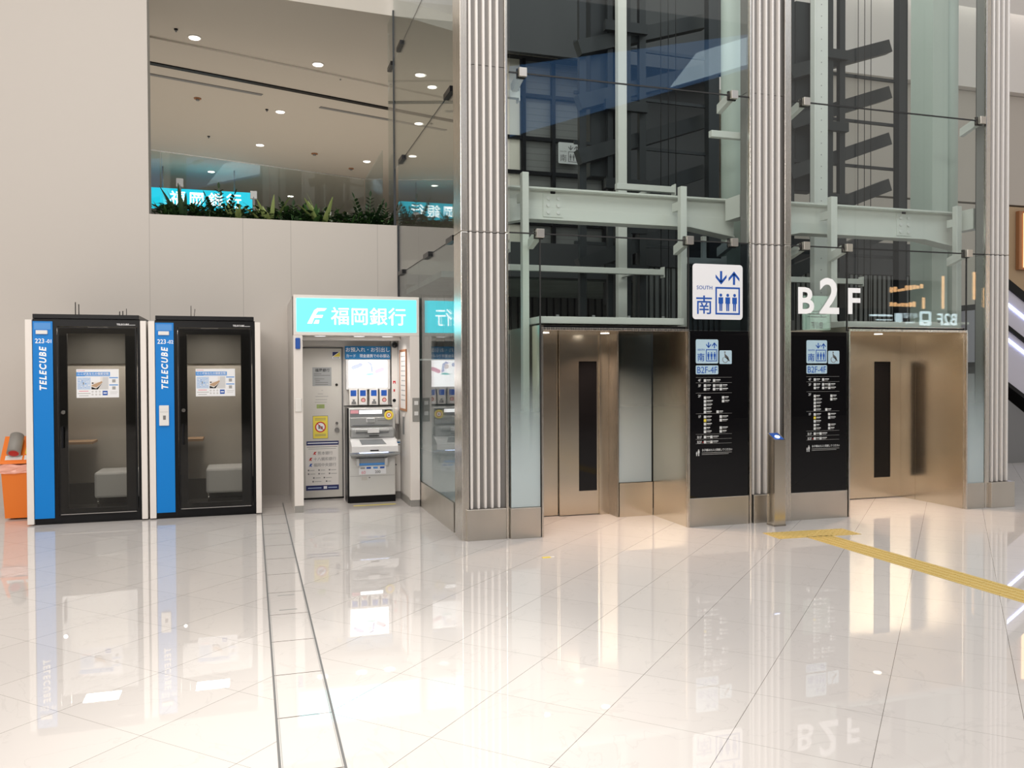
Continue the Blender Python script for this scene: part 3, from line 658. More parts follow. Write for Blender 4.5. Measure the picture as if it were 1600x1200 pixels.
for x0, x1, y, z, lab, arm in ((2.4, 2.75, 8.95, 3.10, 'short white cross bar beside the corner column, under the girder', (2.55, 2.60, 8.97, 9.02, 3.176, 3.34)), (3.0, 5.2, 10.0, 3.0, 'long white cross rail below the left girder', (4.84, 4.89, 10.071, 10.549, 3.02, 3.06)),
                        (4.95, 5.5, 8.98, 3.02, 'short white box rail behind the big south sign', (5.2, 5.25, 9.0, 9.05, 3.096, 3.36)), (2.4, 2.75, 8.58, 4.66, 'small white bracket rail high beside the corner column', None), (5.05, 5.6, 8.54, 4.42, 'white hooked rail high in the left bay at the right', None),
                        (4.35, 5.15, 9.6, 4.0, 'white slotted rail hanging in the middle of the left bay', (4.84, 4.89, 9.671, 10.549, 4.02, 4.06)), (6.0, 8.4, 10.0505, 2.97, 'long white cross rail below the right girder', None)):
    t = T('cross_rail', lab, 'rail', ((x0+x1)/2, y, z), 'white cross rails in the shaft'); t.part('rail', B(x0, x1, y, y+0.07, z, z+0.075, 'paint_steel', bev=0.003)); t.part('end_plate', B(x1, x1+0.012, y-0.003, y+0.10, z-0.03, z+0.11, 'paint_steel'))
    if arm: t.part('bracket', B(*arm, 'paint_steel'))
# dark guide rails and bracing of the right shaft
def dark(lab, pts, r, name='guide_rail'):
    m = MB()
    for a, b in pts:
        a = Vector(a); b = Vector(b); d = (b-a).normalized(); u = d.cross(Vector((0, 1, 0))).normalized()*r; v = Vector((0, r*0.8, 0))
        m.prism([a-u-v, a+u-v, a+u+v, a-u+v], b-a, 'dark_steel')
    return m
def frame_tower(x0, lab):
    t = T('guide_frame', lab, 'lift frame', (x0, 11, 0), 'dark steel guide frames of the lifts')
    for dx, w in ((0, 0.05), (0.42, 0.04), (0.60, 0.11), (0.92, 0.05), (2.05, 0.08)):
        t.part('upright', dark('', [((x0+dx, 11.0, 2.5), (x0+dx, 11.0, 9.2))], w))
    for z in (3.55, 4.25, 4.95, 5.65, 6.35): t.part('cross_member', dark('', [((x0-0.1, 11.05, z), (x0+2.15, 11.05, z-0.02))], 0.022))
    for z in (3.2, 3.95, 4.7, 5.45, 6.2): t.part('diagonal_brace', dark('', [((x0-.1, 10.9, z), (x0+2.1, 11.35, z+0.8))], 0.10))
    for z in (3.1, 4.3, 5.4, 6.5): t.part('rail_bracket', B(x0+0.3, x0+0.95, 10.85, 10.93, z, z+0.14, 'dark_steel'))
    t.part('counterweight', B(x0+0.16, x0+0.52, 11.08, 11.3, 4.5, 7.4, 'dark_steel', bev=.01)); t.part('buffer_plate', B(x0+0.66, x0+0.98, 10.94, 11.02, 3.7, 4.2, 'dark_steel'))
    for k in range(3): t.part('cable', MB().cyl((x0+1.2+k*0.12, 10.95, 2.5), (x0+1.2+k*0.12, 10.95, 9.2), 0.006, 'black', n=6))
frame_tower(7.85, 'dark steel guide frame with braces in the right lift shaft')
frame_tower(4.45, 'dark steel guide frame hidden in the shadow of the left lift shaft')
# lift car / landing box behind doors so the shaft is closed at the bottom
struct('wall_lift_core', MB().box(2.95, 5.5, 9.62, 12.2, 0, 2.2, 'dark_wall').box(6.75, 9.3, 9.62, 12.2, 0, 2.2, 'dark_wall'))
# tiled wall, dark screens and ribbed hall wall beyond
struct('wall_tiles', B(3.6, 5.95, 13.6, 13.75, 3.9, 7.0, 'tile_wall'))
struct('wall_tiles_lit', B(3.6, 4.36, 13.57, 13.599, 3.9, 7.0, 'tile_lit'))  # lit end of the tiled wall, light painted as a paler strip
struct('ceiling_lower', B(3.0, 12, 13.6, 16.85, 3.30, 3.4, 'ripple'))
struct('wall_dim_screen', MB().box(3.4, 8.2, 13.0, 13.1, 6.9, 10, 'dark_wall').box(5.96, 8.2, 13.6, 13.75, 2.9, 10, 'dark_wall').box(3.3, 8.2, 13.4, 13.55, 3.32, 3.9, 'dark_wall').box(3.6, 8.2, 13.9, 14.0, 7.0, 10, 'dark_wall'))  # screens whose dark colour stands in for the dim atrium beyond
m = MB()
for z in (4.25, 5.1, 5.68, 6.4): m.box(3.6, 5.96, 13.52, 13.6, z-0.03, z+0.03, 'black')
for x in (4.42, 4.95, 5.9): m.box(x-0.03, x+0.03, 13.5, 13.6, 3.9, 7.0, 'black')
struct('trim_6', m)
m = MB()
for i in range(90): m.box(3.0+i*0.16, 3.11+i*0.16, 16.9, 17.0, 2.0, 3.5, 'rib_grey')
m.box(3.0, 17.4, 17.0, 17.1, 2.0, 3.5, 'rib_grey')
struct('wall_ribs', m)
m = MB().box(5.96, 12.3, 12.45, 12.55, 1.6, 4.0, 'rib_dark')
for i in range(62): m.box(6.0+i*0.10, 6.06+i*0.10, 12.41, 12.45, 1.6, 3.42, 'rib_grey')
struct('wall_partition', m.box(5.96, 12.3, 12.38, 12.55, 3.43, 4.0, 'dark_wall'))
struct('wall_far', MB().box(9.0, 26, 20.5, 20.7, 3.6, 7.2, 'far_wall').box(3, 26, 19.5, 19.7, 0, 2.0, 'dark_wall').box(3, 26, 16.8, 20.5, 3.5, 3.7, 'mid_grey'))
# direction sign inside behind tiles
m = MB(); lift_sign(m, 5.02, 5.42, 5.28, 5.64, 13.48, 'letter_dim', 'text_grey'); single('wall_sign', m, 'small grey lift sign on the tiled wall seen through the left bay', 'sign', (5.2, 13.48, 5.28))

# ================================================================== RIGHT BACKGROUND
def escal():
    t = T('escalator', 'escalator with violet neon handrail lines beyond the right end column', 'escalator', (14.5, 12.5, 0))
    def slab(z_off, h, y0, y1, m):
        a = (12.6, 3.74+z_off); b = (18.4, 0.23+z_off)
        return MB().prism([Vector((a[0], y0, a[1])), Vector((b[0], y0, b[1])), Vector((b[0], y0, b[1]+h)), Vector((a[0], y0, a[1]+h))], (0, y1-y0, 0), m)
    t.part('handrail', slab(-0.17, 0.17, 11.96, 12.06, 'black')); t.part('balustrade', slab(-0.84, 0.67, 12.0, 12.02, 'violet_panel'), 'pale violet glass balustrade')
    t.part('light_strip', slab(-0.48, 0.05, 11.98, 11.998, 'neon_blue'), 'violet neon strip'); t.part('skirt', slab(-0.92, 0.08, 11.96, 12.02, 'black'))
    t.part('truss', slab(-1.87, 0.95, 12.0, 13.2, 'violet_panel'), 'pale truss cladding'); t.part('light_strip', slab(-1.12, 0.05, 11.98, 11.998, 'neon_blue'), 'lower violet neon strip'); t.part('edge_strip', slab(-1.95, 0.08, 11.97, 13.2, 'black'))
    t.part('steps', slab(-0.915, 0.10, 12.025, 13.1, 'dark_steel'))
escal()
single('escalator_enclosure', MB().prism([Vector((12.35, 12.1, 0)), Vector((15.15, 12.1, 0)), Vector((12.6, 12.1, 1.66)), Vector((12.35, 12.1, 1.66))], (0, 0.9, 0), 'mid_grey'), 'grey panel filling the space below the escalator', 'wall panel', (13, 12.5, 0))
struct('wall_right', MB().box(9.9, 26, 14.6, 14.8, 5.39, 7.79, 'far_wall').box(9.9, 26, 14.4, 14.8, 7.80, 12, 'ceiling_white').box(9.9, 15.2, 14.62, 14.8, 2.0, 5.35, 'far_wall').box(15.21, 26, 14.62, 14.8, 0, 5.35, 'wood_wall'))
t = T('wall_lamp', 'glowing amber light panel on the wall beyond the right column', 'lamp', (17.0, 14.55, 3.9)); t.part('lamp_body', B(16.30, 17.4, 14.52, 14.61, 3.95, 5.25, 'wood')); t.part('light_panel', B(16.42, 17.0, 14.48, 14.519, 4.0, 5.2, 'warm_soft'))

# ------------------------------------------------------------------ things behind the camera that the glass mirrors
def vm(lab, cat, name, mb, loc): return single(name, mb, lab, cat, loc)
def hang_sign():
    Y = 2.60; R = Matrix.Rotation(math.pi, 4, 'Z')
    t = T('hanging_sign', 'long black hanging direction sign reading B2F, mirrored in the lift glass', 'sign', (12.6, Y, 2.57))
    t.part('sign_box', B(11.06, 14.16, Y, Y+0.12, 2.575, 2.96, 'gloss_black'))
    m = MB(); y = Y+0.1225
    m.text('B2F', 0.34, 13.74, y, 2.655, 'sign_glow', off=.015, rot=R)
    m.poly(rrect(13.03, 13.32, 2.64, 2.93, 0.04), y, 'sign_glow'); m.box(13.09, 13.26, y+.0012, y+.003, 2.75, 2.88, 'black'); m.box(13.13, 13.22, y+.0012, y+.003, 2.68, 2.71, 'black')
    m.text('地下鉄', 0.12, 12.80, y, 2.79, 'sign_glow', rot=R); m.text('Subway', 0.08, 12.80, y, 2.68, 'sign_glow', rot=R)
    m.poly(rrect(12.42, 12.60, 2.70, 2.88, 0.02), y, 'sign_glow'); m.box(11.8, 12.35, y, y+.001, 2.81, 2.85, 'sign_glow'); m.box(11.95, 12.35, y, y+.001, 2.73, 2.75, 'sign_glow')
    m.box(11.3, 11.42, y, y+.001, 2.72, 2.86, 'letter_dim'); t.part('sign_lettering', m)
    for x in (11.5, 13.8): t.part('hanger_rod', MB().cyl((x, Y+.06, 2.96), (x, Y+.06, 10.0), .012, 'dark_steel'))
    t = T('hanging_sign', 'pale green hanging sign reading B1F, mirrored in the lift glass beside the black directory', 'sign', (9.86, 3.6, 2.46))
    t.part('sign_box', B(9.59, 10.14, 3.60, 3.65, 2.47, 3.09, 'green_glow')); m = MB().text('B1F', .16, 9.86, 3.6535, 2.50, 'black', rot=R, off=.02)
    for k in range(3): m.box(9.66, 10.06, 3.6505, 3.652, 2.70+.05*k, 2.715+.05*k, 'text_grey')
    t.part('sign_lettering', m); t.part('hanger_rod', MB().cyl((9.86, 3.62, 3.09), (9.86, 3.62, 10.0), .012, 'dark_steel'))
hang_sign()
for x, z0, z1 in ((15.19, 3.13, 3.88), (16.09, 3.36, 4.0), (16.38, 3.18, 3.64), (14.64, 3.12, 3.38)):
    t = T('light_bar', 'glowing amber vertical light bar mirrored in the glass above the right lift', 'light bar', (x, 1.1, z1), 'amber light bars mirrored in the right bay'); t.part('tube', MB().cyl((x, 1.12, z0), (x, 1.12, z1), .028, 'warm_glow', n=12)); t.part('cord', MB().cyl((x, 1.12, z1), (x, 1.12, 10.0), .006, 'black', n=6))
t = T('neon_sign', 'amber neon lettering mirrored in the glass above the right lift', 'neon sign', (14.2, 1.1, 3.1)); m = MB(); rr = random.Random(2)
for row, z in ((0, 3.47), (1, 3.16)):
    for i in range(9 if row == 0 else 7):
        x = 13.72+i*.105; m.box(x, x+.07, 1.10, 1.12, z+.015*i*(1-row), z+.015*i*(1-row)+rr.uniform(.05, .12), 'warm_glow')
t.part('letters', m); t.part('backing_rail', B(13.7, 14.7, 1.06, 1.09, 3.1, 3.75, 'dark_steel')); t.part('hanger', MB().cyl((14.2, 1.075, 3.75), (14.2, 1.075, 10.0), .008, 'black', n=6))
struct('window_1', MB().prism([Vector(p) for p in ((6.1, -3.4, 7.55), (13.1, -3.4, 10.0), (13.1, -3.4, 10.9), (6.15, -3.4, 9.3))], (0, -0.1, 0), 'sky_blue').prism([Vector(p) for p in ((10.6, -3.39, 9.2), (13.1, -3.39, 10.1), (13.1, -3.39, 10.85), (11.4, -3.39, 10.2))], (0, -0.005, 0), 'sky_pale').box(5.9, 13.3, -3.6, -3.51, 5.9, 11.2, 'dark_wall'))
struct('wall_mezzanine', MB().box(-2, 16, -4.4, -3.7, 3.2, 5.9, 'dark_wall').box(-2, 16, -9.9, -4.0, 3.0, 3.2, 'mid_grey'))

# ================================================================== FLOOR FURNITURE
# call post
t = T('call_post', 'slim square steel call post with slanted top in front of the middle column', 'post', (5.62, 8.13, 0))
m = MB(); P_ = [(5.555, 8.05), (5.695, 8.05), (5.68, 8.19), (5.54, 8.19)]
m.prism([Vector((5.553, 8.055, 0.0)), Vector((5.693, 8.055, 0.0)), Vector((5.693, 8.055, 0.965)), Vector((5.553, 8.055, 0.965))], (0, 0.001, 0), 'steel')
bmv = [Vector(v) for v in ((5.553, 8.055, 0), (5.693, 8.055, 0), (5.693, 8.195, 0), (5.553, 8.195, 0))]
m = MB(); vs = [m.bm.verts.new(v) for v in bmv] + [m.bm.verts.new((v.x, v.y, 0.965 if v.y < 8.1 else 1.035)) for v in bmv]
for q in ((0, 3, 2, 1), (4, 5, 6, 7), (0, 1, 5, 4), (1, 2, 6, 5), (2, 3, 7, 6), (3, 0, 4, 7)): m.bm.faces.new([vs[i] for i in q])
m.ms.append('steel'); t.part('post_body', m)
rx = Matrix.Rotation(math.radians(26.6), 4, 'X')
m = MB(); m.cyl((5.623, 8.108, 0.995), (5.623, 8.105, 1.002), 0.028, 'keypad_glow', n=20); t.part('call_button', m, 'round lit call button')
m = MB(); m.prism([Vector((5.565, 8.062, 0.9695)), Vector((5.681, 8.062, 0.9695)), Vector((5.681, 8.188, 1.0325)), Vector((5.565, 8.188, 1.0325))], (0, -0.0006, 0.0012), 'sign_blue'); t.part('button_plate', m, 'blue slanted button plate')
t.part('base_collar', B(5.548, 5.698, 8.05, 8.2, 0.0, 0.018, 'steel_edge'))

# tactile paving: cross bar of dot tiles and long guiding strip
t = T('tactile_paving', 'yellow tactile paving strip running from the lifts to the right edge', 'tactile paving', (5.9, 6.5, 0))
def quadstrip(a, b, w, m_, z=0.003):
    a = Vector((*a, 0)); b = Vector((*b, 0)); d = (b-a).normalized(); n = Vector((-d.y, d.x, 0))*w/2
    return MB().prism([a-n, b-n, b+n, a+n], (0, 0, z), m_), d, n
m, d, n = quadstrip((5.20, 7.61), (6.17, 7.55), 0.33, 'tactile')
dm = m
for i in range(16):
    for k in range(5):
        c = Vector((5.235+i*0.06, 7.608-i*0.0037, 0)) + n*(-0.8+0.4*k)
        dm.cyl((c.x, c.y, 0.003), (c.x, c.y, 0.007), 0.013, 'tactile', r2=0.009, n=8)
t.part('stop_tiles', dm, 'short bar of dotted stop tiles')
lane = [((5.84, 7.39), (6.4, 1.0))]
L0 = Vector((5.67, 7.40, 0)); L1 = Vector((5.62, 3.2, 0))
m, d, n = quadstrip((5.665, 7.44), (5.63, 3.0), 0.31, 'tactile')
rm = m
for k in range(4):
    for j in range(15):
        c = Vector((5.665, 7.42, 0)) + d*(j*0.295) + n*(-0.7+0.467*k); e = c + d*0.27; w = n*0.075
        rm.prism([c-w+Vector((0, 0, .003)), e-w+Vector((0, 0, .003)), e+w+Vector((0, 0, .003)), c+w+Vector((0, 0, .003))], (0, 0, 0.004), 'tactile')
t.part('guiding_tiles', rm, 'long run of ribbed guiding tiles')
single('paper_scrap', MB().box(2.58, 2.66, 7.37, 7.41, 0, 0.004, 'yellow').box(2.665, 2.70, 7.385, 7.41, 0, 0.003, 'white'), 'small yellow and white scrap lying on the floor before the left lift', 'litter', (2.64, 7.39, 0))

# waste bin
t = T('waste_bin', 'orange bin with grey tube and plastic bag, left of the booths', 'bin', (-2.73, 11.4, 0))
m = MB(); b0 = [(-2.81, 11.28), (-2.48, 11.28), (-2.48, 11.68), (-2.81, 11.68)]; b1 = [(-2.84, 11.25), (-2.47, 11.25), (-2.47, 11.70), (-2.84, 11.70)]
def taper(m, q0, z0, q1, z1, mt):
    vs = [m.bm.verts.new((x, y, z0)) for x, y in q0] + [m.bm.verts.new((x, y, z1 if not isinstance(z1, (list, tuple)) else z1[i])) for i, (x, y) in enumerate(q1)]
    i0 = len(m.bm.faces)
    for q in ((0, 3, 2, 1), (4, 5, 6, 7), (0, 1, 5, 4), (1, 2, 6, 5), (2, 3, 7, 6), (3, 0, 4, 7)): m.bm.faces.new([vs[i] for i in q])
    m.bm.faces.ensure_lookup_table(); m._fin(i0, mt); return m
taper(m, b0, 0.02, b1, 0.60, 'orange_dark'); t.part('body', m)
m = taper(MB(), [(-2.85, 11.24), (-2.465, 11.24), (-2.465, 11.71), (-2.85, 11.71)], 0.56, [(-2.85, 11.24), (-2.465, 11.24), (-2.465, 11.71), (-2.85, 11.71)], 0.665, 'bag')
bmesh.ops.subdivide_edges(m.bm, edges=m.bm.edges[:], cuts=6, use_grid_fill=True)
for v in m.bm.verts: v.co += Vector((random.uniform(-.006, .006), random.uniform(-.008, .002), random.uniform(-.012, .012)))
t.part('bag', m, 'crinkled translucent bag rim')
t.part('lid', taper(MB(), [(-2.86, 11.23), (-2.462, 11.23), (-2.462, 11.72), (-2.86, 11.72)], 0.672, [(-2.85, 11.25), (-2.465, 11.25), (-2.465, 11.50), (-2.85, 11.50)], (0.70, 0.70, 0.98, 0.98), 'orange'))
def onlid(u, v): # x, height fraction -> point on the slanted lid
    return Vector((u, 11.25+0.25*v, 0.70+0.28*v))
nn = Vector((0, -0.28, 0.25)).normalized()
tu = onlid(-2.70, 0.16)+nn*0.075; tv = onlid(-2.70, 0.86)+nn*0.075
t.part('tube', MB().cyl(tu, tv, 0.075, 'plinth_grey', n=24).cyl(tu-Vector((0, .25, .28)).normalized()*0.001, tu+Vector((0, .25, .28)).normalized()*0.0005, 0.055, 'red', n=20), 'grey drop-in tube')
def lidpatch(x0, x1, v0, v1, mt, name, h=0.002):
    t.part(name, MB().prism([onlid(x0, v0)+nn*.001, onlid(x1, v0)+nn*.001, onlid(x1, v1)+nn*.001, onlid(x0, v1)+nn*.001], nn*h, mt))
lidpatch(-2.80, -2.62, 0.05, 0.22, 'white', 'white_sticker'); lidpatch(-2.60, -2.475, 0.28, 0.92, 'yellow', 'yellow_sticker'); lidpatch(-2.60, -2.475, 0.05, 0.22, 'white', 'notice_sticker')

# ================================================================== PHONE BOOTHS
def booth(num, dx, lab, reader):
    ox = dx; t = T('work_booth', lab, 'booth', (-1.82+dx, 11.38, 0), 'booths by the back wall')
    def Bx(x0, x1, *r, **k): return MB().box(x0+ox, x1+ox, *r, **k)
    t.part('body', Bx(-2.383, -1.252, 10.83, 10.89, 0.03, 2.36, 'black') if False else
        MB().box(-2.383+ox, -2.135+ox, 10.78, 10.90, 0.03, 2.37, 'black').box(-1.285+ox, -1.252+ox, 10.78, 10.90, 0.03, 2.37, 'black').box(-2.135+ox, -1.285+ox, 10.78, 10.90, 2.285, 2.37, 'black').box(-2.135+ox, -1.285+ox, 10.78, 10.90, 0.03, 0.10, 'black'), 'black front frame')
    t.part('back_wall', Bx(-2.383, -1.252, 11.93, 11.97, 0.03, 2.37, 'booth_inner'), 'grey inner back wall')
    t.part('upper_liner', Bx(-2.37, -1.262, 11.90, 11.929, 1.86, 2.30, 'booth_dark'), 'darker upper liner')
    t.part('inner_wall', Bx(-2.383, -2.363, 10.901, 11.929, 0.03, 2.37, 'booth_inner')); t.part('inner_wall', Bx(-1.272, -1.252, 10.901, 11.929, 0.03, 2.37, 'booth_inner'))
    t.part('floor_tray', Bx(-2.362, -1.273, 10.901, 11.929, 0.03, 0.06, 'booth_dark'))
    c = t.part('inner_ceiling', Bx(-2.362, -1.273, 10.901, 11.929, 2.31, 2.345, 'booth_dark'))
    t.sub(c, 'lamp', Bx(-1.9, -1.7, 11.3, 11.5, 2.30, 2.309, 'white'))
    t.part('skirting', Bx(-2.362, -1.273, 11.905, 11.929, 0.06, 0.33, 'booth_dark'))
    for a, b in ((-2.455, -2.385), (-1.250, -1.186)): t.part('side_panel', Bx(a, b, 10.75, 11.99, 0.015, 2.355, 'panel_white', bev=0.003), 'cream side panel')
    t.part('roof', MB().box(-2.375+ox, -1.262+ox, 10.745, 11.95, 2.371, 2.42, 'black', bev=0.003), 'black roof slab')
    t.part('kick_plate', Bx(-2.383, -1.252, 10.80, 10.86, 0.0, 0.029, 'black'))
    b = t.part('blue_panel', Bx(-2.381, -2.176, 10.766, 10.779, 0.075, 2.338, 'blue', bev=0.001), 'bright blue panel')
    m = MB(); m.text('223', 0.074, -2.308+ox, 10.7645, 2.088, 'letter_white', off=.012, sx=.9); m.text('-'+num, 0.058, -2.214+ox, 10.7645, 2.090, 'letter_white', off=.012, sx=.9)
    rot = Matrix.Rotation(-math.pi/2, 4, 'Y')
    m.text('TELECUBE', 0.098, -2.246+ox, 10.7645, 1.79, 'letter_white', off=.032, sp=1.30, rot=rot, shear=.2, sx=.90); t.sub(b, 'lettering', m, 'white TELECUBE lettering')
    r = MB().box(-2.345+ox, -2.225+ox, 10.745, 10.765, 2.19, 2.235, 'white', bev=.003); r.box(-2.365+ox, -2.195+ox, 10.7635, 10.7655, 2.245, 2.32, 'poster_blue'); t.sub(b, 'card_reader', r, 'white occupancy indicator')
    if reader:
        q = Bx(-2.343, -2.235, 10.74, 10.765, 1.114, 1.355, 'white', bev=.004); q.box(-2.30+ox, -2.27+ox, 10.738, 10.7395, 1.185, 1.235, 'text_grey').box(-2.335+ox, -2.245+ox, 10.738, 10.7395, 1.275, 1.278, 'text_mid')
        t.sub(b, 'notice_box', q, 'white notice box with a small symbol')
    # door
    d = t.part('door', MB().box(-2.128+ox, -2.030+ox, 10.765, 10.80, 0.112, 2.272, 'black').box(-1.415+ox, -1.292+ox, 10.765, 10.80, 0.112, 2.272, 'black').box(-2.030+ox, -1.415+ox, 10.765, 10.80, 0.112, 0.175, 'black').box(-2.030+ox, -1.415+ox, 10.765, 10.80, 2.20, 2.272, 'black'), 'black framed glass door')
    t.sub(d, 'door_glass', Bx(-2.110, -1.310, 10.758, 10.764, 0.125, 2.262, 'booth_glass'))
    t.sub(d, 'sill_strip', Bx(-2.11, -1.31, 10.755, 10.764, 0.108, 0.116, 'chrome'))
    t.sub(d, 'lock_knob', MB().cyl((-2.072+ox, 10.757, 1.293), (-2.072+ox, 10.735, 1.293), 0.022, 'chrome', n=20), 'chrome lock knob')
    h = MB().box(-2.087+ox, -2.067+ox, 10.72, 10.735, 0.88, 1.13, 'black', bev=.004).box(-2.082+ox, -2.072+ox, 10.735, 10.757, 0.90, 0.92, 'black').box(-2.082+ox, -2.072+ox, 10.735, 10.757, 1.09, 1.11, 'black')
    t.sub(d, 'handle', h)
    t.part('brand_lettering', MB().text('TELECUBE', 0.027, -1.505+ox, 10.778, 2.302, 'letter_white', align='LEFT', off=.02, sp=1.1).box(-1.37+ox, -1.305+ox, 10.777, 10.7785, 2.302, 2.308, 'letter_dim'))
    # poster
    x0, x1, z0, z1 = -1.934+ox, -1.485+ox, 1.457, 1.788; y = 10.7565; w = x1-x0; hh = z1-z0
    p = MB().box(x0, x1, y, y+.001, z0, z1, 'sign_white')
    def q(a, b_, c_, d_, mt, k=1): p.box(x0+w*a, x0+w*b_, y-.0006*k, y-.0001, z1-hh*d_, z1-hh*c_, mt)
    q(0, .79, .10, .25, 'poster_blue'); p.text('ここがあなたの個室空間', 0.030, x0+w*.395, y-.0012, z1-hh*.195, 'sign_white', off=.01); q(.2, .78, .225, .235, 'sign_white', 2)
    q(.02, .33, .29, .71, 'pale_blue'); rr = random.Random(5)
    for i in range(26):
        a, c_ = rr.uniform(.03, .29), rr.uniform(.30, .67); q(a, a+rr.uniform(.01, .04), c_, c_+rr.uniform(.01, .03), rr.choice(('poster_blue', 'sign_white', 'sign_white')), 2)
    q(.155, .175, .46, .54, 'text_grey', 3)
    q(.35, .75, .28, .71, 'ceiling_white'); q(.35, .56, .28, .45, 'sign_white', 2)
    def pz(pts, mt, k=3): p.poly([(x0+w*a, z1-hh*c_) for a, c_ in pts], y-.0006*k, mt, .0005)
    pz([(.35, .62), (.46, .68), (.53, .60), (.60, .50), (.50, .71), (.35, .71)], 'black'); pz([(.35, .57), (.42, .52), (.60, .42), (.61, .47), (.47, .64), (.36, .60)], 'desk_wood', 4); pz([(.36, .47), (.40, .47), (.40, .51), (.36, .51)], 'black', 4); pz([(.62, .28), (.75, .28), (.75, .71), (.52, .71), (.61, .48)], 'seat_grey', 3)
    q(.77, .98, .285, .32, 'poster_blue'); q(.77, .98, .54, .575, 'poster_blue'); q(.84, .92, .36, .47, 'text_mid'); q(.84, .92, .61, .72, 'text_mid')
    q(.06, .28, .755, .785, 'pink'); q(.03, .33, .84, .86, 'text_mid'); q(.06, .28, .92, .94, 'text_mid'); q(.61, .73, .76, .92, 'sign_blue'); q(.63, .71, .82, .86, 'sign_white', 2)
    for i in range(3):
        for k in range(2): cx, cz = x0+w*(.375+.085*i), z1-hh*(.79+.10*k); p.cyl((cx, y-.0008, cz), (cx, y-.0001, cz), w*.026, 'seat_grey', n=12)
    q(.79, .97, .80, .81, 'text_mid'); q(.79, .95, .86, .87, 'text_mid'); q(.02, .2, .04, .06, 'pink')
    t.sub(d, 'poster', p, 'white and blue advertising poster')
    # interior bench and desk
    bn = MB().box(-1.86+ox, -1.30+ox, 11.35, 11.88, 0.20, 0.52, 'seat_grey', bev=.03, seg=2); bo = t.part('bench_seat', bn, 'light grey upholstered seat')
    t.sub(bo, 'bench_leg', MB().cyl((-1.83+ox, 11.45, 0.061), (-1.83+ox, 11.45, 0.20), .013, 'chrome').cyl((-1.83+ox, 11.45, 0.20), (-1.55+ox, 11.45, 0.215), .010, 'chrome'))
    t.part('desk', Bx(-2.36, -1.90, 11.50, 11.89, 0.86, 0.89, 'desk_wood'), 'wooden shelf desk')
    t.part('monitor', Bx(-2.35, -1.95, 11.86, 11.885, 1.10, 1.45, 'booth_dark')) if False else None
    ants = ((-2.05, 0.19), (-2.013, 0.165), (-1.556, .085), (-1.52, .09), (-1.478, .12)) if num == '01' else ((-2.02, 0.17), (-1.985, .13))
    for i, (ax, h_) in enumerate(ants):
        r_ = .0055 if num == '01' and i != 4 else .0035
        t.part('antenna', MB().cyl((ax+ox, 11.4, 2.42), (ax+ox+(.012 if i == 1 and num != '01' else 0), 11.4, 2.42+h_), r_, 'black', n=8))
    area('booth_lamp', (-1.8+ox, 11.4, 2.27), 0.4, 0.3, 14.0, (1.0, 0.92, 0.84))
booth('01', 0, 'black work booth numbered 223-01 with blue strip, next to the orange bin', False)
booth('02', 1.292, 'black work booth numbered 223-02 with white notice box on its blue strip', True)

# ================================================================== BANK KIOSK
t = T('bank_kiosk', 'white bank machine kiosk with glowing cyan sign between booth and lift glass', 'kiosk', (1.28, 11.5, 0))
K = 'kiosk_white'; Y0 = 10.70
t.part('left_post', MB().box(0.495, 0.605, Y0, Y0+0.09, 0.085, 2.20, 'panel_white', bev=.003), 'white left post')
t.part('right_post', MB().box(1.945, 2.068, Y0, Y0+0.09, 0.085, 2.20, 'panel_white', bev=.003), 'white right post')
t.part('post_foot', B(0.50, 0.60, Y0+.005, Y0+0.085, 0, 0.085, 'plinth_grey')); t.part('post_foot', B(1.95, 2.063, Y0+.005, Y0+0.085, 0, 0.085, 'plinth_grey'))
t.part('side_wall', MB().box(0.497, 0.53, Y0+.091, 12.375, 0, 2.70, K), 'left outer side'); 
t.part('side_wall', MB().box(1.95, 2.05, Y0+.091, 12.30, 0.10, 2.66, K).box(1.94, 2.05, Y0+.091, 11.7, 0, 0.0995, 'plinth_grey'), 'right inner side')
t.part('inner_back', MB().box(0.531, 1.949, 11.79, 11.86, 0, 2.66, K), 'inner back wall')
t.part('inner_ceiling', MB().box(0.531, 1.949, Y0+.091, 11.789, 2.22, 2.25, K))
t.part('ceiling_bulkhead', MB().box(0.60, 1.945, 11.4, 11.75, 2.17, 2.219, K, bev=.01))
h = t.part('sign_box', MB().box(0.497, 2.068, Y0, Y0+0.24, 2.201, 2.70, 'panel_white', bev=.004), 'white sign box')
t.sub(h, 'sign_face', B(0.535, 2.028, Y0-0.006, Y0-0.0005, 2.245, 2.658, 'cyan_glow'), 'glowing cyan sign face')
m = MB(); y = Y0-0.0085
x, z = 0.665, 2.345
m.poly([(x, z), (x+.085, z+.165), (x+.12, z+.19), (x+.235, z+.19), (x+.205, z+.16), (x+.13, z+.155), (x+.11, z+.125), (x+.09, z+.09), (x+.055, z), ], y, 'white_glow')
m.poly([(x+.10, z+.105), (x+.19, z+.108), (x+.178, z+.075), (x+.088, z+.07)], y, 'white_glow'); m.poly([(x+.075, z), (x+.10, z+.045), (x+.145, z+.045), (x+.135, z), ], y, 'white_glow')
m.text('福岡銀行', 0.235, 1.425, y, 2.355, 'white_glow', off=.004, sp=1.03); t.sub(h, 'sign_lettering', m, 'white glowing bank logo and name')
t.part('blue_sensor', B(0.518, 0.575, Y0-.03, Y0-.0005, 2.03, 2.165, 'sign_blue', bev=.006), 'blue box at the top of the left post')
t.part('switch_box', B(0.505, 0.590, Y0-.02, Y0-.0005, 1.25, 1.42, 'kiosk_white', bev=.008), 'cream box half way up the left post')
q = t.part('control_plate', B(1.972, 2.062, Y0-.012, Y0-.0005, 1.10, 1.405, 'plinth_grey', bev=.003), 'dark grey plate on the right post')
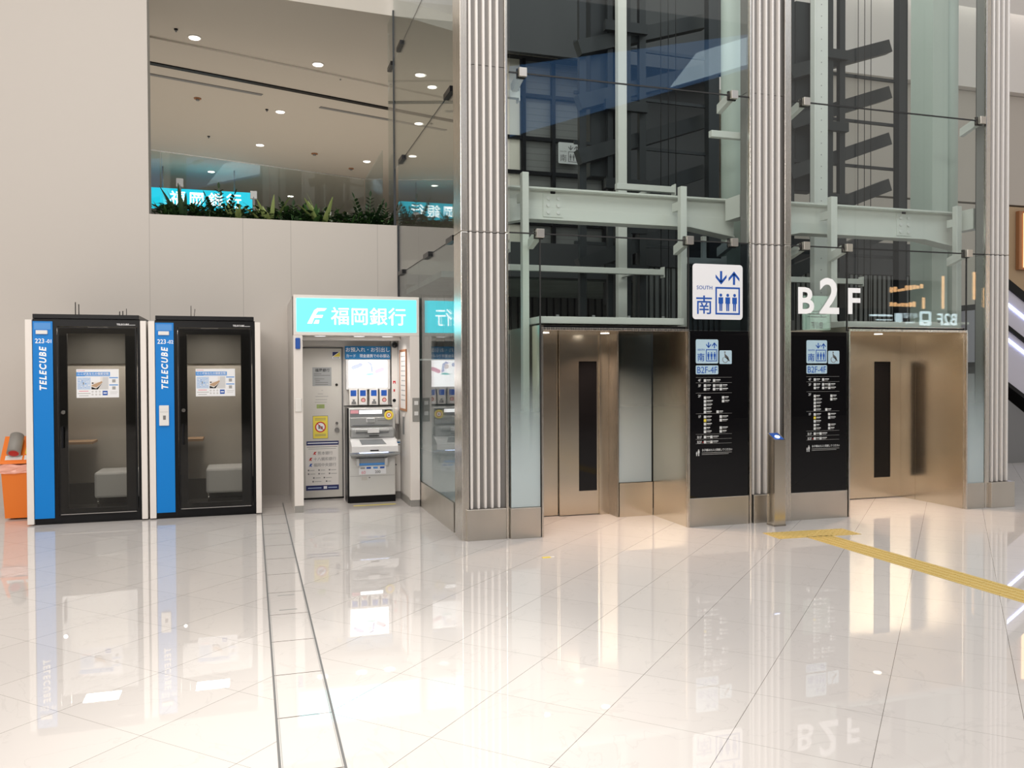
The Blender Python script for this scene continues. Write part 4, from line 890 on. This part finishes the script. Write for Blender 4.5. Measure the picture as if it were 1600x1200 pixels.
for z in (1.335, 1.20): t.sub(q, 'switch', B(1.995, 2.045, Y0-.018, Y0-.0125, z-.02, z+.03, 'white'))
# service door
YD = 11.745
d = t.part('service_door', MB().box(0.64, 1.185, YD, YD+.04, 0.025, 2.065, 'door_grey', bev=.002), 'grey service door')
t.sub(d, 'door_gap', MB().box(0.615, 1.205, YD+.02, YD+.042, 2.066, 2.085, 'text_grey').box(1.188, 1.202, YD+.02, YD+.042, 0.0, 2.066, 'text_grey').box(0.60, 1.205, YD+.01, YD+.043, 0.003, 0.022, 'black'))
y = YD-.0015
m = MB().box(1.06, 1.165, y, y+.001, 1.925, 2.02, 'sign_white'); m.poly([(1.062, 1.955), (1.062, 2.018), (1.15, 2.018)], y-.0006, 'navy', .0005); m.poly([(1.07, 1.953), (1.162, 1.953), (1.162, 2.018)], y-.0006, 'yellow', .0005); m.text('ALSOK', .027, 1.112, y-.0008, 1.929, 'text_grey', off=.02, ext=.0002, sx=1.05); t.sub(d, 'security_sticker', m, 'navy and yellow security sticker')
m = MB().box(0.791, 1.046, y, y+.001, 1.551, 1.807, 'paper_grey'); m.text('福岡銀行', .047, .925, y-.0006, 1.75, 'black', ext=.0002, sp=1.1, off=.012)
for z, a, b_ in ((1.715, .81, .91), (1.693, .81, 1.03), (1.645, .82, .95), (1.62, .83, .89), (1.595, .83, 1.0), (1.568, .83, 1.0)): m.box(a, b_, y-.0006, y, z, z+.008, 'text_grey')
t.sub(d, 'metal_plaque', m, 'grey metal plaque with the bank name')
m = MB().box(.79, .995, y, y+.001, .83, 1.145, 'text_grey'); m.box(.795, .99, y-.0004, y, .836, 1.139, 'yellow')
c = Vector((.893, y, .99)); m.cyl(c+Vector((0, -.0008, 0)), c, .073, 'red', n=28); m.cyl(c+Vector((0, -.0012, 0)), c-Vector((0, .0008, 0)), .057, 'sign_white', n=28)
m.box(.865, .89, y-.0016, y-.0012, .965, 1.02, 'text_grey').box(.895, .925, y-.0016, y-.0012, .96, 1.0, 'text_grey').poly([(.85, 1.035), (.858, 1.04), (.94, .95), (.932, .942)], y-.002, 'red', .0004)
for z in (1.105, 1.085, .885, .868): m.box(.82, .965, y-.0008, y-.0004, z, z+.007, 'text_grey')
t.sub(d, 'prohibition_sign', m, 'yellow sign with red ring, no mobile phones')
m = MB()
for z, a, b_ in ((1.487, .91, .93), (1.44, .86, .93), (1.405, .83, 1.0), (1.36, .83, .985), (1.325, .82, .98)): m.box(a, b_, y, y+.001, z, z+.008, 'text_mid')
m.box(.845, .95, y, y+.001, 1.245, 1.30, 'leaf_pale').text('CL', .035, .898, y-.0006, 1.258, 'text_grey', ext=.0002); t.sub(d, 'notice_lettering', m, 'small faded notice with an olive tag')
m = MB().box(.705, 1.137, y, y+.001, .742, .798, 'navy').box(.695, 1.135, y, y+.001, .125, .192, 'navy').box(.72, .735+.39, y-.0006, y, .765, .778, 'sign_white').box(.72, .90, y-.0006, y, .152, .163, 'pale_blue').box(.93, .975, y-.0006, y, .142, .178, 'sign_white').box(.99, 1.11, y-.0006, y, .152, .163, 'pale_blue')
m.box(.69, 1.13, y+.0002, y+.001, .194, .741, 'ceiling_white'); m.box(.71, 1.12, y-.0006, y, .715, .722, 'text_grey').box(.73, 1.10, y-.0006, y, .69, .697, 'text_mid')
for z, s_, col, xx in ((.613, '熊本銀行', 'red', .79), (.533, '十八親和銀行', 'red', .735), (.452, '福岡中央銀行', 'sign_blue', .735)):
    m.text(s_, .052, xx+.062, y-.0006, z, 'text_grey', align='LEFT', ext=.0002, sx=.98); m.poly([(xx, z-.002), (xx+.02, z+.04), (xx+.05, z+.04), (xx+.03, z+.018), (xx+.04, z-.002), (xx+.025, z-.002), (xx+.015, z+.012), (xx+.01, z-.002)], y-.0006, col, .0005)
for z, items in ((.395, ((.72, .09), (.86, .09), (1.0, .10))), (.345, ((.72, .10), (.86, .09), (1.0, .11))), (.29, ((.79, .10), (.93, .11))), (.24, ((.78, .12), (.96, .07)))):
    for a, w in items: m.box(a, a+.02, y-.0006, y, z-.004, z+.016, 'text_grey'); m.box(a+.03, a+w, y-.0006, y, z, z+.008, 'text_mid')
t.sub(d, 'partner_notice', m, 'white notice listing partner banks between navy bars')
for z, r in ((1.567, .018), (1.04, .018), (.945, .033)): t.sub(d, 'lock', MB().cyl((1.113, YD-.018, z), (1.113, YD-.0005, z), r, 'chrome', n=20), 'round steel lock')
# header, screen, leaflets
YB = 11.66
b = t.part('blue_banner', B(1.222, 1.843, YB-.02, YB+.02, 1.918, 2.096, 'banner_blue', bev=.003), 'blue banner with white writing')
t.sub(b, 'banner_lettering', MB().text('お預入れ・お引出し', .068, 1.532, YB-.0215, 2.022, 'sign_white', off=.01, ext=.0005).text('カード　現金連携でのお振込', .050, 1.532, YB-.0215, 1.944, 'sign_white', off=.008, ext=.0005, sx=.92))
b = t.part('screen_frame', B(1.235, 1.838, YB-.012, YB+.10, 1.50, 1.915, 'atm_light', bev=.003), 'pale screen frame')
m = B(1.272, 1.796, YB-.016, YB-.0125, 1.528, 1.901, 'screen_glow'); y = YB-.018
def caps(m, x0, z0, x1, z1, r, mt):
    v = Vector((x1-x0, z1-z0)); a = math.atan2(v.y, v.x); p = []
    for k in range(9): th = a+math.pi/2+math.pi*k/8; p.append((x0+r*math.cos(th), z0+r*math.sin(th)))
    for k in range(9): th = a-math.pi/2+math.pi*k/8; p.append((x1+r*math.cos(th), z1+r*math.sin(th)))
    m.poly(p, y, mt)
caps(m, 1.33, 1.80, 1.43, 1.84, .028, 'screen_blue'); caps(m, 1.65, 1.745, 1.73, 1.78, .028, 'screen_pink')
m.poly([(1.47, 1.70), (1.54, 1.725), (1.60, 1.725), (1.62, 1.70), (1.54, 1.695)], y, 'screen_teal'); m.poly([(1.50, 1.86), (1.54, 1.885), (1.59, 1.85), (1.60, 1.78), (1.605, 1.73), (1.57, 1.74), (1.565, 1.80), (1.55, 1.855)], y, 'screen_blue')
m.cyl((1.535, y, 1.815), (1.535, y+.001, 1.815), .036, 'screen_skin', n=20); t.sub(b, 'screen', m, 'bright advertising screen with two coloured capsules')
for i, x in enumerate((1.273, 1.402, 1.551, 1.691)):
    q = t.part('leaflet_pocket', B(x, x+.113, YB-.03, YB+.03, 1.285, 1.508, 'kiosk_white', bev=.002), 'leaflet pocket')
    m = B(x+.018, x+.095, YB-.0325, YB-.0305, 1.41, 1.49, 'sign_blue'); m.box(x+.014, x+.099, YB-.032, YB-.0305, 1.295, 1.40, 'ceiling_white')
    cx = x+.06
    if i % 2: m.sphere((cx, YB-.033, 1.355), .032, 'wood', sy=.05); m.sphere((cx, YB-.0355, 1.352), .020, 'pink', sy=.05); m.poly([(cx-.035, 1.297), (cx+.035, 1.297), (cx+.02, 1.325), (cx-.02, 1.325)], YB-.035, 'sign_white')
    else: m.poly([(cx-.032, 1.30), (cx+.032, 1.30), (cx+.028, 1.335), (cx+.012, 1.34), (cx+.018, 1.365), (cx-.018, 1.365), (cx-.012, 1.34), (cx-.028, 1.335)], YB-.0335, 'text_grey')
    t.sub(q, 'leaflet', m, 'leaflet with a portrait' if i % 2 else 'leaflet with a black device')
t.part('black_shelf', B(1.205, 1.86, YB-.05, YB+.05, 1.268, 1.281, 'black'))
t.part('right_panel', B(1.861, 1.948, YB+.0, YB+.12, 0.10, 2.2, K))
t.part('red_sticker', MB().box(1.878, 1.915, YB-.003, YB-.0005, 1.575, 1.615, 'red').box(1.889, 1.903, YB-.0036, YB-.0031, 1.577, 1.592, 'sign_white'))
t.part('red_sticker', B(1.885, 1.905, YB-.003, YB-.0005, 1.465, 1.50, 'red')); t.part('black_sticker', MB().cyl((1.895, YB-.003, 1.342), (1.895, YB-.0005, 1.342), .024, 'black', n=20).box(1.88, 1.91, YB-.003, YB-.0005, 1.305, 1.309, 'text_mid'))
cmo = t.part('camera_dome', MB().cyl((1.902, YB-.0005, 2.115), (1.902, YB-.035, 2.115), .045, 'atm_dark', n=24).sphere((1.902, YB-.035, 2.115), .038, 'gloss_black'), 'round black security camera')
# framed notice on right wall
XR = 1.945
m = MB().box(XR-.012, XR, 10.95, 11.45, 1.22, 1.25, 'wood').box(XR-.012, XR, 10.95, 11.45, 2.01, 2.04, 'wood').box(XR-.012, XR, 10.95, 10.98, 1.25, 2.01, 'wood').box(XR-.012, XR, 11.42, 11.45, 1.25, 2.01, 'wood').box(XR-.006, XR, 10.98, 11.42, 1.25, 2.01, 'ceiling_white')
for k in range(10): m.box(XR-.0066, XR-.0061, 11.04, 11.36-.02*(k % 3), 1.94-k*.065, 1.955-k*.065, 'text_mid')
t.part('framed_notice', m, 'wood framed notice on the inner right side')
t.part('wall_strip_notice', MB().box(XR-.002, XR, 11.1, 11.3, .88, 1.18, 'ceiling_white').box(XR-.0027, XR-.0021, 11.13, 11.27, .90, 1.14, 'atm_dark'), 'narrow printed notice below the frame')
c = t.part('envelope_box', MB().box(1.855, 1.943, 11.45, 11.59, 0.62, 0.81, 'white', bev=.004).box(1.862, 1.936, 11.448, 11.4495, .765, .785, 'banner_blue').box(1.862, 1.936, 11.448, 11.4495, .735, .748, 'text_grey'), 'white envelope box with blue slot')
t.part('lower_cabinet', MB().box(1.855, 1.943, 11.46, 11.64, 0.10, 0.615, 'kiosk_white', bev=.003).cyl((1.88, 11.459, .47), (1.88, 11.45, .47), .010, 'mid_grey').box(1.86, 1.943, 11.48, 11.64, 0, .099, 'plinth_grey'), 'low white cabinet')
p = t.part('telephone', MB().box(1.862, 1.93, 11.50, 11.62, 1.02, 1.25, 'white', bev=.012, seg=2), 'white wall telephone')
t.sub(p, 'handset', MB().box(1.872, 1.905, 11.46, 11.499, 1.03, 1.24, 'panel_white', bev=.012, seg=2)); t.sub(p, 'cord', MB().tube([Vector((1.885, 11.50-.01*math.sin(i), 1.03-.018*i)) for i in range(9)], .005, 'white', n=6))
for x in (0.85, 1.35, 1.72):
    t.part('ceiling_lamp', MB().cyl((x, 11.1, 2.205), (x, 11.1, 2.219), .07, 'screen_glow', n=20))
    spot('kiosk_lamp', (x, 11.08, 2.19), (x, 11.35, 0), 13, (1.0, 0.95, 0.9), 150, 0.8, 0.05)

# cash machine
t = T('cash_machine', 'light grey cash machine with lit tray standing inside the bank kiosk', 'cash machine', (1.53, 11.4, 0)); A = 'atm_grey'
t.part('cabinet', MB().box(1.225, 1.835, 11.25, 11.60, 0.09, 1.255, A, bev=.006, seg=2), 'grey cabinet')
t.part('surround', B(1.205, 1.224, 11.27, 11.60, 0.0, 1.262, 'black')); t.part('plinth', B(1.225, 1.835, 11.245, 11.60, 0.0, 0.089, 'black'), 'black plinth')
m = MB().box(1.238, 1.80, 11.243, 11.2495, 1.145, 1.24, 'atm_dark').box(1.36, 1.66, 11.240, 11.2428, 1.185, 1.232, 'screen_glow').box(1.245, 1.35, 11.240, 11.2428, 1.19, 1.235, 'pink').box(1.70, 1.78, 11.238, 11.2428, 1.16, 1.235, 'black').cyl((1.71, 11.237, 1.165), (1.71, 11.2378, 1.165), .012, 'sign_glow')
t.part('display_strip', m, 'lit display strip')
t.part('round_sticker', MB().cyl((1.745, 11.19, 1.165), (1.745, 11.1925, 1.165), .062, 'yellow', n=28).cyl((1.745, 11.188, 1.165), (1.745, 11.1895, 1.165), .036, 'red', n=24).cyl((1.745, 11.187, 1.165), (1.745, 11.1878, 1.165), .028, 'sign_white', n=24).box(1.735, 1.755, 11.1862, 11.1868, 1.155, 1.175, 'text_grey').cyl((1.745, 11.193, 1.165), (1.745, 11.2375, 1.165), .008, 'atm_dark'), 'round yellow sticker with red ring')
m = MB().box(1.238, 1.80, 11.225, 11.2495, 1.02, 1.135, 'atm_light', bev=.004).box(1.25, 1.345, 11.2235, 11.2248, 1.085, 1.12, 'navy').box(1.258, 1.338, 11.2225, 11.2234, 1.092, 1.112, 'pale_blue').box(1.36, 1.43, 11.2235, 11.2248, 1.092, 1.104, 'text_grey').box(1.45, 1.56, 11.205, 11.2248, 1.07, 1.13, 'paper_grey', bev=.006).box(1.60, 1.73, 11.2235, 11.2248, 1.09, 1.098, 'text_grey').box(1.27, 1.75, 11.215, 11.2248, 1.030, 1.042, 'atm_dark')
t.part('slot_panel', m, 'card and receipt slot panel')
m = MB().box(1.232, 1.815, 11.13, 11.2495, 0.86, 1.005, 'atm_grey', bev=.03, seg=3).box(1.29, 1.73, 11.10, 11.13, .955, .985, 'paper_grey', bev=.004).box(1.45, 1.60, 11.085, 11.10, .94, .995, 'atm_light').box(1.30, 1.73, 11.12, 11.1295, .93, .945, 'atm_dark').box(1.42, 1.64, 11.11, 11.1295, .885, .915, 'paper_grey').box(1.47, 1.60, 11.105, 11.1098, .893, .905, 'black')
t.part('cash_slot_unit', m, 'grey cash slot unit')
m = MB()
side = [Vector((1.225, 10.93, .70)), Vector((1.225, 10.93, .775)), Vector((1.225, 11.13, .865)), Vector((1.225, 11.25, .88)), Vector((1.225, 11.25, .68)), Vector((1.225, 11.1, .68))]
m.prism(side, (0.60, 0, 0), 'atm_light'); k = t.part('keypad_shelf', m, 'projecting white touch panel shelf')
m = MB(); dn = Vector((0, -.0018, .004)); a = Vector((0, 10.93, .775)); dv = Vector((0, .2, .09))
def onsh(x, v): return Vector((x, 0, 0))+a+dv*v
m.prism([onsh(1.36, .22)+dn*.2, onsh(1.68, .22)+dn*.2, onsh(1.64, .85)+dn*.2, onsh(1.34, .85)+dn*.2], dn*.5, 'atm_dark'); t.sub(k, 'touch_panel', m, 'dark touch panel')
t.sub(k, 'speaker_slot', MB().box(1.46, 1.57, 10.926, 10.9295, .715, .73, 'black'))
m = MB().prism([Vector((1.20, 10.91, .665)), Vector((1.85, 10.91, .665)), Vector((1.80, 11.24, .60)), Vector((1.25, 11.24, .60))], (0, 0, .018), 'paper_grey'); t.part('lower_tray', m, 'grey lower tray')
t.part('tray_light', B(1.33, 1.70, 10.96, 11.04, .687, .6985, 'keypad_glow'), 'blue white light under the shelf')
area('tray_lamp', (1.52, 11.02, .675), .35, .1, 1.2, (.65, .75, 1), (math.radians(35), 0, 0))
t.part('bag_hook_panel', MB().box(1.33, 1.70, 11.215, 11.2495, .50, .60, 'paper_grey', bev=.01).box(1.31, 1.345, 11.16, 11.2495, .50, .60, A).box(1.685, 1.72, 11.16, 11.2495, .50, .60, A), 'recess below the tray')
m = MB().box(1.352, 1.712, 11.244, 11.2495, .376, .498, 'sign_white').box(1.352, 1.712, 11.243, 11.2439, .495, .50, 'poster_blue').box(1.352, 1.712, 11.205, 11.2145, .502, .53, 'poster_blue')
m.text('60', .058, 1.41, 11.2425, .385, 'pink', off=.02, ext=.0004).text('200', .050, 1.60, 11.2425, .39, 'text_grey', off=.02, ext=.0004)
for a_, c_ in ((1.37, 'text_mid'), (1.45, 'sign_blue'), (1.54, 'poster_blue'), (1.63, 'sign_blue')): m.box(a_, a_+.06, 11.2425, 11.2438, .45, .475, c_)
t.part('fee_sticker', m, 'white and blue fee sticker')
t.part('front_seam', MB().box(1.235, 1.827, 11.2485, 11.2492, .355, .358, 'atm_dark').box(1.385, 1.46, 11.2475, 11.2485, .30, .345, 'door_grey').box(1.48, 1.50, 11.2475, 11.2485, .325, .34, 'text_grey'))
single('floor_tape', B(1.25, 1.80, 10.99, 11.05, 0.0003, 0.0015, 'yellow'), 'yellow tape strip on the floor before the cash machine', 'floor tape', (1.52, 11.02, 0))

# ================================================================== PLANTS on the parapet
def leaf(m, base, dirv, L, w, bend, mt, seg=5):
    base = Vector(base); dirv = Vector(dirv).normalized(); side = dirv.cross(Vector((0, 0, 1)))
    if side.length < .05: side = Vector((1, 0, 0))
    side.normalize(); P = []; p = base.copy(); d = dirv.copy()
    for i in range(seg+1):
        t_ = i/seg; ww = w*math.sin(math.pi*min(.98, .12+.86*t_))**.8
        P.append((p-side*ww, p+Vector((0, 0, -ww*.25)), p+side*ww)); d = (d+Vector((0, 0, -bend/seg))).normalized(); p = p+d*L/seg
    n0 = len(m.bm.faces); vs = [[m.bm.verts.new(q) for q in r] for r in P]
    for i in range(seg):
        for k in range(2): m.bm.faces.new((vs[i][k], vs[i][k+1], vs[i+1][k+1], vs[i+1][k]))
    m._fin(n0, mt)
def spiky(x, y, z, h, n, mt, w=.03, sp=.55):
    m = MB(); r = random.Random(int(x*1000))
    for i in range(n):
        a = 2*math.pi*i/n*2.4+r.uniform(-.2, .2); el = r.uniform(.15, sp)+.25*(i/n)
        leaf(m, (x, y, z), (math.cos(a)*el, math.sin(a)*el, 1-.4*el), h*r.uniform(.75, 1.05), w, r.uniform(.2, .9), mt)
    return m
def zz(x, y, z, h, n):
    m = MB(); r = random.Random(int(x*977))
    for i in range(n):
        a = 2*math.pi*i/n+.5; d = Vector((math.cos(a)*.45, math.sin(a)*.45, 1)).normalized(); L = h*r.uniform(.75, 1); p = Vector((x, y, z))
        m.cyl(p, p+d*L, .008, 'leaf_mid', r2=.004, n=6)
        for k in range(9):
            q = p+d*L*(.25+.75*k/9); s = Vector((-d.y, d.x, 0)).normalized()
            if s.length < .1: s = Vector((1, 0, 0))
            for sg in (-1, 1): leaf(m, q, d*.6+s*sg*.8, .11*(1.1-.05*k), .027, .2, 'leaf_dark', 3)
        leaf(m, p+d*L, d, .09, .02, .1, 'leaf_dark', 3)
    return m
def bush(x, y, z, h):
    m = MB(); r = random.Random(int(x*3331+y*71))
    for i in range(85):
        a = r.uniform(0, 6.28); rad = r.uniform(0, .17); zz_ = z+r.uniform(0, h*.8)
        leaf(m, (x+math.cos(a)*rad, y+math.sin(a)*rad*.8, zz_), (math.cos(a), math.sin(a), r.uniform(.1, .9)), r.uniform(.09, .15), r.uniform(.026, .042), r.uniform(.2, 1.), 'leaf_dark' if r.random() < .7 else 'leaf_mid', 3)
    for i in range(5): m.cyl((x+r.uniform(-.1, .1), y+r.uniform(-.1, .1), z), (x+r.uniform(-.12, .12), y+r.uniform(-.12, .12), z+h*.7), .005, 'leaf_mid', n=5)
    return m
ZP = 3.80
tall = [('s', -1.12, 0.51, 'leaf_mid', 'striped long leaved plant at the left end of the planter', .03), ('s', -0.92, 0.70, 'leaf_dark', 'dark spiky plant with sword leaves near the left end of the planter', .034),
        ('z', -0.42, 0.64, '', 'feathery dark plant with paired leaflets in front of the left balustrade post', 0), ('s', -0.18, 0.51, 'leaf_pale', 'pale spiky plant right of the left balustrade post', .028),
        ('s', 0.28, 0.64, 'leaf_pale', 'pale striped spiky plant left of the middle balustrade post', .034), ('z', 0.62, 0.59, '', 'dark paddle leaved plant below the middle balustrade post', 0),
        ('s', 0.90, 0.54, 'leaf_mid', 'broad leaved green plant right of the middle balustrade post', .05), ('s', 1.05, 0.67, 'leaf_pale', 'yellow striped plant with tall leaves right of the planter middle', .042),
        ('s', 1.40, 0.46, 'leaf_mid', 'fine leaved green plant near the right balustrade post', .018), ('z', 1.74, 0.67, '', 'big paired leaflet plant at the right end of the planter', 0), ('z', 1.98, 0.51, '', 'paired leaflet plant touching the lift side glass', 0)]
for k, x, h, mt, lab, w in tall:
    y = 12.92 + (0.06 if k == 's' else 0.12)
    m = zz(x, y, ZP, h, 6) if k == 'z' else spiky(x, y, ZP, h, 15, mt, w)
    single('foliage_plant', m, lab, 'plant', (x, y, ZP), 'plants in the parapet planter')
for i in range(16):
    x = -1.18+i*0.208; single('ground_cover_plant', bush(x, 12.87+.05*(i % 3), ZP, .36+.05*((i*7) % 3)), 'low dark leafy ground cover plant along the parapet edge', 'plant', (x, 12.87+.05*(i % 3), ZP), 'low leafy plants along the parapet edge')
for i in range(8):
    x = -1.1+i*0.42; single('ground_cover_plant', bush(x, 13.25, ZP, .50), 'low dark leafy plant in the second row of the planter', 'plant', (x, 13.25, ZP), 'leafy plants in the second planter row')
